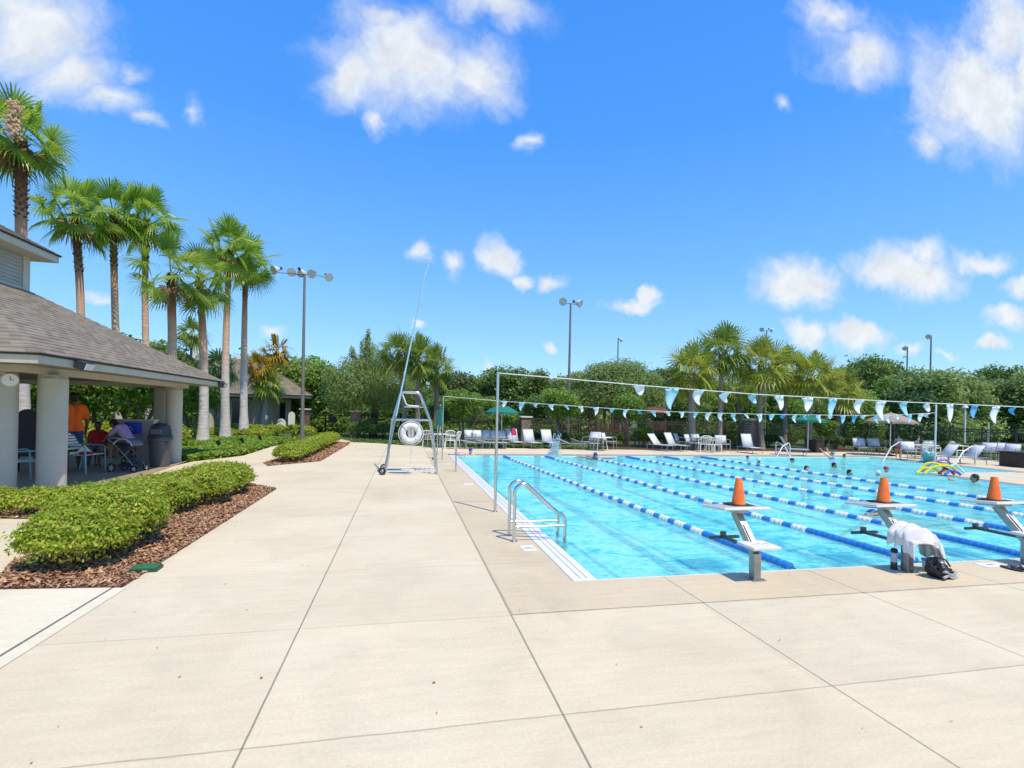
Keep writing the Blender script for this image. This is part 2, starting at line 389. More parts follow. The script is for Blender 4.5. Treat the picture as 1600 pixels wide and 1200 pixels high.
rim((20.4, 19.12), (20.4, 12.75), (20.05, 18.5), (20.05, 13.05))
rim((20.4, 12.75), (16.12, 12.75), (20.05, 13.05), (15.8, 13.05))
rim((16.12, 12.75), (15.85, 4.60), (15.8, 13.05), (15.8, 4.62))
tag(b.build('pool_rim', M_wet), kind='structure')
# ramp where the pool runs out on the far right
# basin
b = MB(); n = len(POOL); D = -1.25
def basin_mat():
    m, nt, bs = new_mat('pool_plaster'); L = nt.links; g = N(nt, 'ShaderNodeNewGeometry'); sp = N(nt, 'ShaderNodeSeparateXYZ'); L.new(g.outputs['Position'], sp.inputs[0])
    cur = None
    for x in (3.0, 4.95, 6.65, 8.3, 9.95, 11.6):
        s1 = N(nt, 'ShaderNodeMath', operation='SUBTRACT'); L.new(sp.outputs[0], s1.inputs[0]); s1.inputs[1].default_value = x
        a = N(nt, 'ShaderNodeMath', operation='ABSOLUTE'); L.new(s1.outputs[0], a.inputs[0])
        l = N(nt, 'ShaderNodeMath', operation='LESS_THAN'); L.new(a.outputs[0], l.inputs[0]); l.inputs[1].default_value = .13
        if cur is None: cur = l.outputs[0]
        else:
            mx = N(nt, 'ShaderNodeMath', operation='MAXIMUM'); L.new(cur, mx.inputs[0]); L.new(l.outputs[0], mx.inputs[1]); cur = mx.outputs[0]
    mix = N(nt, 'ShaderNodeMix', data_type='RGBA'); L.new(cur, mix.inputs[0]); mix.inputs[6].default_value = (.72, .85, .88, 1); mix.inputs[7].default_value = (.10, .26, .44, 1)
    L.new(mix.outputs[2], bs.inputs['Base Color']); bs.inputs['Roughness'].default_value = .8
    return m
b.add([(x, y, D) for x, y in POOL], [tuple(range(n))])
for i in range(n):
    a, c = POOL[i], POOL[(i+1) % n]; b.add([(a[0], a[1], D), (c[0], c[1], D), (c[0], c[1], WL+.02), (a[0], a[1], WL+.02)], [(0, 1, 2, 3)])
tag(b.build('pool_basin', basin_mat()), kind='structure')
def water_mat():
    m, nt, bs = new_mat('pool_water'); L = nt.links; nt.nodes.remove(bs); out = nt.nodes['Material Output']
    g = N(nt, 'ShaderNodeNewGeometry'); P = g.outputs['Position']
    mp = N(nt, 'ShaderNodeMapping'); mp.inputs['Scale'].default_value = (1., 1.7, 1.); mp.inputs['Rotation'].default_value = (0, 0, .25); L.new(P, mp.inputs[0])
    w1 = N(nt, 'ShaderNodeTexNoise', Scale=2.4, Detail=5., Roughness=.6, Distortion=.6); L.new(mp.outputs[0], w1.inputs['Vector'])
    w2 = N(nt, 'ShaderNodeTexNoise', Scale=9., Detail=4., Roughness=.6, Distortion=1.0); L.new(mp.outputs[0], w2.inputs['Vector'])
    w3 = N(nt, 'ShaderNodeTexNoise', Scale=.5, Detail=2.); L.new(P, w3.inputs['Vector'])
    bp = N(nt, 'ShaderNodeBump', Strength=.55, Distance=.10); L.new(w1.outputs['Fac'], bp.inputs['Height'])
    bp2 = N(nt, 'ShaderNodeBump', Strength=.5, Distance=.03); L.new(w2.outputs['Fac'], bp2.inputs['Height']); L.new(bp.outputs[0], bp2.inputs['Normal'])
    # light and dark of the ripples painted into tint and scatter colour by noise
    ad = N(nt, 'ShaderNodeMath', operation='ADD'); L.new(w1.outputs['Fac'], ad.inputs[0]); L.new(w2.outputs['Fac'], ad.inputs[1])
    ad2 = N(nt, 'ShaderNodeMath', operation='MULTIPLY_ADD'); L.new(w3.outputs['Fac'], ad2.inputs[0]); ad2.inputs[1].default_value = .5; L.new(ad.outputs[0], ad2.inputs[2])
    r = N(nt, 'ShaderNodeValToRGB'); e = r.color_ramp.elements
    mr = N(nt, 'ShaderNodeMapRange'); L.new(ad2.outputs[0], mr.inputs[0]); mr.inputs[1].default_value = .95; mr.inputs[2].default_value = 1.55; L.new(mr.outputs[0], r.inputs[0])
    e[0].position = .18; e[0].color = (.08, .62, .76, 1); e[1].position = .64; e[1].color = (.46, 1., .92, 1); k = e.new(.40); k.color = (.23, .92, .86, 1)
    tr = N(nt, 'ShaderNodeBsdfTransparent'); 
    tn = N(nt, 'ShaderNodeMix', data_type='RGBA'); tn.inputs[0].default_value = .5; L.new(r.outputs[0], tn.inputs[6]); tn.inputs[7].default_value = (.55, .93, .99, 1)
    L.new(tn.outputs[2], tr.inputs[0])
    df = N(nt, 'ShaderNodeSubsurfaceScattering', falloff='BURLEY'); L.new(r.outputs[0], df.inputs[0]); df.inputs['Scale'].default_value = .5; df.inputs['Radius'].default_value = (1, 1, 1)
    m1 = N(nt, 'ShaderNodeMixShader'); m1.inputs[0].default_value = .46; L.new(tr.outputs[0], m1.inputs[1]); L.new(df.outputs[0], m1.inputs[2])
    gl = N(nt, 'ShaderNodeBsdfGlossy', Roughness=.06); L.new(bp2.outputs[0], gl.inputs['Normal'])
    fr = N(nt, 'ShaderNodeFresnel', IOR=1.33); L.new(bp2.outputs[0], fr.inputs['Normal'])
    fm = N(nt, 'ShaderNodeMath', operation='MINIMUM'); L.new(fr.outputs[0], fm.inputs[0]); fm.inputs[1].default_value = .26
    m2 = N(nt, 'ShaderNodeMixShader'); L.new(fm.outputs[0], m2.inputs[0]); L.new(m1.outputs[0], m2.inputs[1]); L.new(gl.outputs[0], m2.inputs[2])
    L.new(m2.outputs[0], out.inputs[0]); return m
M_water = water_mat()
poly_sheet('pool_water', [(1.861, 4.641), (15.86, 4.641), (15.9, 12.97), (20.12, 12.97), (20.12, 18.62), (1.861, 18.62)], [], WL, M_water)
# pale path slab on the left with its own joints
poly_sheet('pale_path', [(-14, 4.9), (-14, -22), (-2.44, -22), (-2.44, 5.02), (-3.5, 5.10)], [], .004, M_path)
b = MB(); b.bb((-2.455, -22, -.02), (-2.437, 5.02, .0055)); tag(b.build('expansion_joint', M_joint), kind='structure')
poly_sheet('pale_joint_strip', [(-2.435, -22), (-2.33, -22), (-2.33, 5.0), (-2.435, 5.0)], [], .0045, M_path)
# pavilion floor, planting beds
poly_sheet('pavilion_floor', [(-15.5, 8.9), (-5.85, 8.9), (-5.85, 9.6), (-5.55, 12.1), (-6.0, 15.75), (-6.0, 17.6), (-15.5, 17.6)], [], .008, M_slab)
MULCH = [(-2.37, 5.02), (-3.4, 5.12), (-3.78, 5.9), (-3.95, 7.3), (-4.3, 8.0), (-5.9, 8.3), (-5.9, 9.1), (-4.3, 10.4), (-3.3, 11.6), (-2.42, 10.7)]
poly_sheet('mulch_bed', MULCH, [], .006, M_mulchbase)
MULCH2 = [(-2.42, 23.7), (-2.45, 16.2), (-3.6, 14.85), (-3.9, 15.6), (-3.75, 20), (-3.2, 25.6), (-2.5, 25.3)]
poly_sheet('mulch_strip', MULCH2, [], .006, M_mulchbase)
def inside(P, x, y):
    c = False; n = len(P)
    for i in range(n):
        x1, y1 = P[i]; x2, y2 = P[(i+1) % n]
        if (y1 > y) != (y2 > y) and x < (x2-x1)*(y-y1)/(y2-y1)+x1: c = not c
    return c
def scatter_cards(name, P, count, size, m, z=.01, zr=.02, tilt=.6, label=None, aspect=.45):
    xs = [p[0] for p in P]; ys = [p[1] for p in P]; pts = []
    while len(pts) < count:
        x = rnd.uniform(min(xs), max(xs)); y = rnd.uniform(min(ys), max(ys))
        if inside(P, x, y): pts.append((x, y, z+rnd.random()*zr))
    C = np.array(pts); n = len(C); az = NP.uniform(0, 2*pi, n); s = size*NP.uniform(.5, 1.3, n)
    u = np.stack([np.cos(az), np.sin(az), NP.uniform(-tilt, tilt, n)], 1); u /= np.linalg.norm(u, axis=1)[:, None]
    w = np.stack([-np.sin(az), np.cos(az), NP.uniform(-tilt, tilt, n)], 1); w /= np.linalg.norm(w, axis=1)[:, None]
    a = u*s[:, None]*.5; d = w*(s*aspect*NP.uniform(.6, 1.4, n))[:, None]*.5
    V = np.stack([C-a-d*.7, C+a-d, C+a*.8+d, C-a+d*.8], 1).reshape(-1, 3); F = np.arange(4*n).reshape(-1, 4)
    o = raw_mesh(name, V, F, m); return tag(o, kind='stuff')
scatter_cards('bark_mulch', MULCH, 26000, .042, M_chip, .008, .022)
scatter_cards('bark_mulch', MULCH2, 9000, .06, M_chip, .008, .022)
GC = [(-5.95, 15.95), (-5.15, 18.05), (-5.28, 22.1), (-5.05, 26.5), (-9.5, 27.5), (-10.5, 22), (-9.2, 18), (-8.2, 17.7)]
poly_sheet('planting_bed', GC, [], .004, M_soil)
scatter_cards('ground_cover', GC, 42000, .11, M_lime, .02, .16, 1., aspect=.7)
MB3 = [(9.5, 22.0), (16, 21.6), (22.6, 21.4), (24.8, 18.7), (27.3, 14.8), (29.0, 16.0), (26.8, 20.5), (24.5, 24.8), (17, 25), (9.5, 25.4)]
poly_sheet('far_mulch_bed', MB3, [], -.022, M_soil)
scatter_cards('lawn_grass', [(-2.4, 25.8), (-1.1, 25.1), (.3, 23.6), (2.5, 22.6), (9.4, 22.1), (9.4, 23.6), (2, 25.2), (-1, 30), (-4, 30)], 16000, .10, leaf_mat('grass_blade', (.06, .12, .02), (.17, .26, .06), .3), -.025, .04, 1.6, aspect=.4)
scatter_cards('lawn_grass', [(24.9, 18.7), (27.4, 14.8), (31.6, 10.2), (33, 12), (28.4, 16.6), (26, 20)], 5000, .12, bpy.data.materials['grass_blade'], -.025, .05, 1.6, aspect=.4)
scatter_cards('fallen_leaves', [(-2.3, 1.8), (6, 1.8), (6, 4.5), (1.55, 4.5), (1.55, 17), (-2.3, 17)], 90, .014, M_chip, .006, .003, .25, aspect=.6)
# ------------------------------------------------------------------ foliage
def leaf_cards(C, Nrm, size, aspect=.5, fold=.0, jit=.9):
    """rhombic leaves centred at C facing roughly Nrm"""
    n = len(C); r = NP.normal(size=(n, 3)); nn = Nrm+r*jit; nn /= np.linalg.norm(nn, axis=1)[:, None]+1e-9
    t = NP.normal(size=(n, 3)); u = np.cross(nn, t); u /= np.linalg.norm(u, axis=1)[:, None]+1e-9
    w = np.cross(nn, u); s = size*NP.uniform(.6, 1.35, n)[:, None]
    a = u*s*.5; d = w*s*aspect*.5
    V = np.stack([C-a, C-d*1.0+a*.1, C+a, C+d+a*.1], 1).reshape(-1, 3); return V, np.arange(4*n).reshape(-1, 4)
def wob(D, seed, f=3.):
    r = np.random.RandomState(seed); o = np.zeros(len(D))
    for k in range(7):
        v = r.normal(size=3)*f*(1+.5*k); o += np.sin(D@v+r.uniform(0, 6))/(1+.4*k)
    return o/3.
def crown_points(lobes, n, seed, shell=.30, rough=.22, gap=.25, top=0.):
    r = np.random.RandomState(seed); out = []; nor = []
    A = np.array([(l[3]*l[4]*l[5])**(2/3.) for l in lobes]); A /= A.sum()
    for i, l in enumerate(lobes):
        k = int(n*A[i]*1.6)+10; d = r.normal(size=(k, 3)); d /= np.linalg.norm(d, axis=1)[:, None]
        w = wob(d, seed*13+i, 2.6); rad = 1-np.abs(r.normal(size=k))*shell; rad = np.clip(rad, .15, 1)*(1+rough*w)
        keep = (wob(d, seed*31+i, 5.) > -1+gap) & (r.random_sample(k) < .62)
        sp = r.random_sample(k) < .10; rad = rad+sp*r.uniform(0, .30, k)
        p = d*rad[:, None]*np.array(l[3:6])+np.array(l[0:3]); out.append(p[keep]); nor.append(d[keep])
    return np.concatenate(out), np.concatenate(nor)
def tree(name, label, cat, loc, lobes, n, leaf, m, trunk_r=.16, seed=1, group=None, rz=0., trunkm=None, fork=None, shell=.30, gap=.25, aspect=.5, rough=.22):
    t = thing(name, label, cat, loc, rz, group)
    C, D = crown_points(lobes, n, seed, shell, rough, gap)
    V, F = leaf_cards(C, D*.8+np.array([0, 0, .5]), leaf, aspect); raw_mesh('crown', V, F, m, t)
    b = MB(); r = random.Random(seed); zb = min(l[2]-l[5]*.6 for l in lobes); zb = max(zb, .35)
    k = fork or 1
    for j in range(k):
        a = r.uniform(0, 6.28); q = .12*k
        top = Vector((math.cos(a)*q*2, math.sin(a)*q*2, zb+.2))
        b.tube([(math.cos(a)*.05*k, math.sin(a)*.05*k, -.1), (math.cos(a)*q*.8, math.sin(a)*q*.8, zb*.5), top], [trunk_r*1.25, trunk_r, trunk_r*.8], 8)
        for l in lobes[j::k] if k > 1 else lobes:
            e = Vector(l[:3])+Vector((0, 0, l[5]*.3)); mid = (top+e)/2+Vector((r.uniform(-.2, .2), r.uniform(-.2, .2), -.1))
            b.tube([top-Vector((0, 0, .15)), mid, e], [trunk_r*.6, trunk_r*.35, trunk_r*.12], 6)
            for _ in range(4):
                d = Vector((r.uniform(-1, 1)*l[3], r.uniform(-1, 1)*l[4], r.uniform(-.2, .9)*l[5]))*.75
                b.tube([mid, (mid+e+d)/2, e+d], [trunk_r*.22, trunk_r*.13, trunk_r*.05], 5)
    b.build('trunk', trunkm or M_trunk, t, smooth=True)
    return t
def fan_crown(nf, petiole, blade, seed, nl=22, droop=.5, elmin=-55, elmax=85, spread=110, wid=.095, costa=0.):
    """fan palm fronds: each leaflet a three segment strip, petioles as thin strips"""
    r = random.Random(seed); V = []; F = []
    ga = 2.399963
    for i in range(nf):
        t = (i+.5)/nf; az = i*ga+r.uniform(-.25, .25); el = math.radians(elmax+(elmin-elmax)*t**.8+r.uniform(-8, 8))
        d = Vector((math.cos(az)*math.cos(el), math.sin(az)*math.cos(el), math.sin(el)))
        side = Vector((-math.sin(az), math.cos(az), 0)); up = side.cross(d)*-1
        if up.z < 0 and el < 1.2: up = -up
        L = petiole*r.uniform(.75, 1.1); p0 = d*.08; p1 = p0+d*L+Vector((0, 0, -.10*L*math.cos(el)))
        n0 = len(V); wv = side*.018; V += [p0-wv*1.4, p0+wv*1.4, p1+wv, p1-wv]; F.append((n0, n0+1, n0+2, n0+3))
        d2 = (p1-p0).normalized(); d2 = (d2+Vector((0, 0, -.25-droop*.3))).normalized() if t > .25 else d2
        up2 = side.cross(d2); up2 = up2 if up2.z > 0 else -up2
        bl = blade*r.uniform(.82, 1.1); roll = r.uniform(-1.1, 1.1)
        sd = (side*math.cos(roll)+up2*math.sin(roll)); 
        age = t
        for k in range(nl):
            q = (k/(nl-1)-.5)*2; an = math.radians(spread)*q
            ld = (d2*math.cos(an)+sd*math.sin(an)+up2*(.22-.35*abs(q)*r.uniform(.6, 1.2))).normalized()
            st = p1+d2*costa*bl*(1-abs(q))*.5
            ln = bl*(1-.28*abs(q)**2)*r.uniform(.9, 1.05)
            perp = ld.cross(up2).normalized()
            pts = [st, st+ld*ln*.50, st+ld*ln*.80+Vector((0, 0, -ln*.05*droop*2)), st+ld*ln*(1-.06*droop)+Vector((0, 0, -ln*(.10+.28*droop*(.4+age))))]
            ws = [wid*.22, wid, wid*.55, .004]
            n0 = len(V)
            for P_, w_ in zip(pts, ws): V += [P_-perp*w_*.5*bl, P_+perp*w_*.5*bl]
            for s_ in range(3): F.append((n0+2*s_, n0+2*s_+1, n0+2*s_+3, n0+2*s_+2))
    return np.array([tuple(v) for v in V]), np.array(F)
def wash_trunk_mat():
    m, nt, b = new_mat('fan_palm_trunk'); L = nt.links; tc = N(nt, 'ShaderNodeTexCoord'); sp = N(nt, 'ShaderNodeSeparateXYZ'); L.new(tc.outputs['Generated'], sp.inputs[0])
    mp = N(nt, 'ShaderNodeMapping'); mp.inputs['Scale'].default_value = (2, 2, 14); L.new(tc.outputs['Object'], mp.inputs[0])
    n1 = N(nt, 'ShaderNodeTexNoise', Scale=1.5, Detail=6., Roughness=.7); L.new(mp.outputs[0], n1.inputs['Vector'])
    ad = N(nt, 'ShaderNodeMath', operation='MULTIPLY_ADD'); L.new(n1.outputs['Fac'], ad.inputs[0]); ad.inputs[1].default_value = .16; L.new(sp.outputs[2], ad.inputs[2])
    r = N(nt, 'ShaderNodeValToRGB'); L.new(ad.outputs[0], r.inputs[0]); e = r.color_ramp.elements
    e[0].position = .0; e[0].color = (.66, .62, .59, 1); e[1].position = 1.; e[1].color = (.10, .055, .03, 1)
    for p, c in ((.42, (.66, .60, .56)), (.55, (.74, .52, .39)), (.76, (.66, .39, .24)), (.88, (.36, .16, .08))): k = e.new(p); k.color = (*c, 1)
    mr = N(nt, 'ShaderNodeMapRange'); L.new(n1.outputs['Fac'], mr.inputs[0]); mr.inputs[1].default_value = .3; mr.inputs[2].default_value = .7; mr.inputs[3].default_value = .6; mr.inputs[4].default_value = 1.15
    vm = N(nt, 'ShaderNodeVectorMath', operation='SCALE'); L.new(r.outputs[0], vm.inputs[0]); L.new(mr.outputs[0], vm.inputs['Scale']); L.new(vm.outputs[0], b.inputs['Base Color'])
    bp = N(nt, 'ShaderNodeBump', Strength=.7, Distance=.03); L.new(n1.outputs['Fac'], bp.inputs['Height']); L.new(bp.outputs[0], b.inputs['Normal']); b.inputs['Roughness'].default_value = .9
    return m
M_wtrunk = wash_trunk_mat()
def palm(name, label, base, top, r0, r1, crown, leafm, seed, kind='wash', group=None, boots=1.6, seedhead=False):
    t = thing(name, label, 'palm tree', base, 0, group)
    T = Vector(top)-Vector(base); b = MB(); pts = []; rs = []; n = 16; rr = random.Random(seed)
    bend = Vector((rr.uniform(-.12, .12), rr.uniform(-.12, .12), 0))
    for i in range(n+1):
        u = i/n; pts.append(T*u+bend*math.sin(u*pi)); rs.append((r0+(r1-r0)*min(1, u*1.3))*(1+.35*max(0, 1-u*7))*(1+.03*rr.uniform(-1, 1)))
    rs[0] *= 1.1; pts[0] = pts[0]-Vector((0, 0, .12))
    b.tube(pts, rs, 12); b.build('trunk', M_wtrunk if kind == 'wash' else M_sabal, t, smooth=True)
    if boots:
        bb = MB(); Ln = T.length; nb = int(boots*46)
        for i in range(nb):
            u = 1-(boots/Ln)*(i/nb); z = T*u+bend*math.sin(u*pi); a = i*2.4; rb = r1*1.15*(1+.25*(1-i/nb))
            o = Vector((math.cos(a), math.sin(a), 0)); s_ = Vector((-math.sin(a), math.cos(a), 0))
            ln = rr.uniform(.10, .2)*(1.3 if kind != 'wash' else .8)
            q = [z+o*rb*.55-s_*.06, z+o*rb*.55+s_*.06, z+o*(rb*1.0+ln*.25)+Vector((0, 0, ln))+s_*.03, z+o*(rb*1.0+ln*.25)+Vector((0, 0, ln))-s_*.03]
            q2 = [p+Vector((0, 0, -.05))-o*.04 for p in q]
            bb.add(q+q2, [(0, 1, 2, 3), (4, 7, 6, 5), (0, 4, 5, 1), (1, 5, 6, 2), (2, 6, 7, 3), (3, 7, 4, 0)])
        bb.build('boots', M_boots if kind == 'wash' else M_sabal, t)
    V, F = crown
    o = raw_mesh('crown', V, F, leafm, t) if not isinstance(crown, bpy.types.Mesh) else None
    o.location = T
    if kind == 'wash':
        Vd, Fd = fan_crown(4+seed % 5, .45, .8, seed+500, nl=16, droop=1.2, elmin=-78, elmax=-55, wid=.07)
        od = raw_mesh('dead_fronds', Vd, Fd, M_dead, t); od.location = T
    if seedhead:
        s = MB()
        for i in range(260):
            u = i/260; c = T+Vector((.66+.05*math.sin(i), -1.32, .48-1.0*u)); s.sph(c+Vector((rr.gauss(0, .07), rr.gauss(0, .07), rr.gauss(0, .06))), .04, 5, 3)
        s.tube([T+Vector((0, 0, .1)), T+Vector((.35, -.75, .62)), T+Vector((.66, -1.30, .50)), T+Vector((.66, -1.32, -.5))], .03, 6)
        s.build('flower_stalk', M_seed, t)
    return t
WG = 'tall fan palms beside the pavilion'
def wp(seed, pet, bl, nf=38, **k):
    k.setdefault('droop', .32); k.setdefault('elmin', -48); k.setdefault('wid', .068); return fan_crown(int(nf*.66), pet*.95, bl*.92, seed, nl=26, **k)
# (crown px, crown py, base X/Y distance, label)
def px_palm(cx, cy, bx, Y, name, label, r0, r1, crown, leafm, seed, **k):
    top = at(cx, cy, Y); d = at(bx, 640, Y); base = (d[0], Y, 0); return palm(name, label, base, top, r0, r1, crown, leafm, seed, **k)
px_palm(33, 218, 40, 19.0, 'fan_palm', 'tallest fan palm at the left edge with a tan flower stalk', .17, .15, wp(1, .75, 1.05, 40), M_wash, 1, group=WG, boots=2.6, seedhead=True)
px_palm(117, 335, 122, 22.5, 'fan_palm', 'fan palm second from the left above the pavilion roof', .145, .125, wp(2, .85, 1.0, 40), M_wash, 2, group=WG, boots=2.3)
px_palm(177, 335, 190, 24.5, 'fan_palm', 'fan palm third from the left above the pavilion roof with dark upper trunk', .145, .125, wp(3, .85, 1.05, 36), M_wash, 3, group=WG, boots=2.3)
px_palm(228, 345, 236, 25.5, 'fan_palm', 'fan palm fourth from the left behind the bright green palm', .145, .125, wp(4, .85, 1.1, 40), M_wash, 4, group=WG, boots=2.0)
px_palm(267, 430, 268, 21.5, 'fan_palm', 'bright yellow green fan palm with large open fans in front of the others', .17, .145, wp(5, 1.05, 1.0, 26, droop=.3), M_washy, 5, group=WG, boots=.8)
px_palm(312, 440, 318, 23.2, 'fan_palm', 'shorter fan palm with pale grey trunk base next to the pavilion corner', .20, .135, wp(6, .85, 1.0, 30), M_washy, 6, group=WG, boots=1.0)
px_palm(359, 392, 353, 26.0, 'fan_palm', 'left one of the twin fan palms beyond the pavilion corner', .205, .13, wp(7, .85, 1.1, 38), M_wash, 7, group=WG, boots=1.8)
px_palm(384, 412, 382, 28.8, 'fan_palm', 'right one of the twin fan palms beyond the pavilion corner', .21, .13, wp(8, .9, 1.15, 38), M_wash, 8, group=WG, boots=1.8)
SG = 'cabbage palms around the far side of the pool'
def sp(seed, nf=40, pet=.7, bl=.9, **k): return fan_crown(nf, pet, bl, seed, nl=18, droop=.35, elmin=-42, elmax=85, wid=.085, costa=.4, **k)
for i, (cx, cy, bx, Y, lab, mm, nf, bt) in enumerate([
    (622, 556, 634, 27.5, 'cabbage palm on the left of the three behind the lifeguard chair', M_sab, 36, 1.),
    (654, 564, 656, 27.0, 'middle cabbage palm of the three behind the lifeguard chair', M_sab, 38, .8),
    (681, 576, 677, 28.0, 'slim cabbage palm on the right of the three behind the lifeguard chair', M_sab, 34, .3),
    (1080, 585, 1081, 22.6, 'thick trunked cabbage palm with leaf boots beside the white loungers', M_saby, 46, 1.3),
    (1128, 553, 1125, 23.0, 'tallest cabbage palm on the far side with dead fronds halfway up its trunk', M_sab, 44, .8),
    (1190, 572, 1192, 23.0, 'cabbage palm with a fibrous upper trunk beside the right brick pillar', M_saby, 46, 1.0),
    (1150, 606, 1158, 27.5, 'low reddish cabbage palm between the two tall ones', M_saby, 30, .3),
    (1228, 583, 1227, 24.5, 'slim yellowish cabbage palm right of the brick pillar', M_saby, 36, .3),
    (1268, 592, 1266, 23.2, 'cabbage palm standing over the green umbrella by the brown bin', M_saby, 42, .6),
    (1312, 612, 1307, 25.4, 'low wide cabbage palm at the right end of the palm row', M_saby, 42, .3)]):
    r_ = .19 if i == 3 else .13; px_palm(cx, cy, bx, Y, 'cabbage_palm', lab, r_, r_*.9, sp(20+i, nf, .75 if i > 2 else .62, .95 if i > 2 else .85), mm, 20+i, kind='sabal', group=SG, boots=bt)
# small clustered palms by the second building
for i, (cx, cy, bx, Y, lab, mm) in enumerate([
    (300, 522, 292, 36.0, 'small pale palm poking up behind the pavilion roof', M_sab),
    (345, 575, 340, 31.0, 'dark drooping palm between the twin fan palms and the back building', M_sab),
    (405, 575, 395, 33.0, 'golden leaved palm with slanting trunk before the back building', M_gold),
    (432, 548, 402, 34.0, 'taller orange tinted palm leaning over the back building roof', M_gold),
    (418, 600, 428, 33.0, 'green palm with slanting pale trunk at the back building wall', M_washy)]):
    px_palm(cx, cy, bx, Y, 'slender_palm', lab, .09, .07, fan_crown(22, .5, .85, 40+i, nl=14, droop=.8, wid=.11), mm, 40+i, kind='sabal', group='slender palms before the back building', boots=0)
# trees
def rl(seed, n, R, Z, hz):
    r = random.Random(seed); L = [(0, 0, Z, R*.8, R*.8, hz)]
    for i in range(n):
        a = i*2.4+r.uniform(-.3, .3); q = R*r.uniform(.35, .6); s = r.uniform(.42, .62)
        L.append((math.cos(a)*q, math.sin(a)*q, Z+r.uniform(-.55, .65)*hz, R*s, R*s, hz*s*r.uniform(.8, 1.1)))
    return L
def rx(x, Y): p = at(x, 640, Y); return (p[0], Y, -.03)
tree('willow_tree', 'wide feathery tree with a pointed top left of the lifeguard chair', 'tree', rx(582, 30.5),
     [(-.4, 0, 3.0, 2.1, 1.8, 1.5), (-1.7, .2, 2.4, 1.3, 1.3, 1.1), (1.1, 0, 2.6, 1.6, 1.5, 1.2), (.1, 0, 4.3, .95, .9, 1.0), (-1.0, 0, 4.0, .9, .9, .8), (-.4, 0, 5.15, .45, .45, .8), (-.35, 0, 5.85, .16, .16, .45), (-1.2, 0, 4.9, .2, .2, .4), (.7, .3, 3.9, .9, .9, .7), (-2.3, 0, 3.4, .6, .6, .8)],
     34000, .15, M_t[2], .15, 3, fork=2, shell=.4, gap=.05, aspect=.3)
tree('oak_tree', 'broad dark oak tree behind the middle of the far pool edge', 'tree', rx(965, 31),
     [(-.1, 0, 3.4, 2.9, 2.2, 1.6), (-2.2, .2, 2.6, 1.6, 1.5, 1.2), (2.0, 0, 2.6, 1.7, 1.5, 1.2), (.6, 0, 4.5, 1.5, 1.3, .8), (-1.1, 0, 4.3, 1.3, 1.2, .8), (2.3, 0, 3.9, .9, .9, .6), (-2.9, 0, 3.8, .7, .7, .6)], 36000, .16, M_t[2], .2, 4, fork=2, shell=.35, gap=.05, aspect=.4)
CM = 'young multi stemmed trees before the fence'
for i, (x, Y, ztop, R, lab) in enumerate([(725, 25.3, 2.7, 1.05, 'young multi stemmed tree left of the open green umbrella'), (878, 25.0, 2.9, 1.05, 'young multi stemmed tree growing around the middle light pole'),
                                    (985, 24.2, 2.85, .95, 'young multi stemmed tree in front of the wooden playhouse'), (1005, 24.0, 1.15, .5, 'bright green shrub beside the young tree at the loungers'),
                                    (1292, 23.5, 1.6, .6, 'leafy shrub behind the brown bin'), (785, 25.6, 1.9, .7, 'small tree under the open green umbrella')]):
    tree('young_tree' if R > .65 else 'leafy_shrub', lab, 'tree' if R > .65 else 'shrub', rx(x, Y), rl(60+i, 5, R, ztop*.72, ztop*.27), 9000 if R > .65 else 4500, .12, M_t[1], .045, 60+i, group=CM if R > .65 else None, fork=4 if R > .65 else 2, gap=.2)
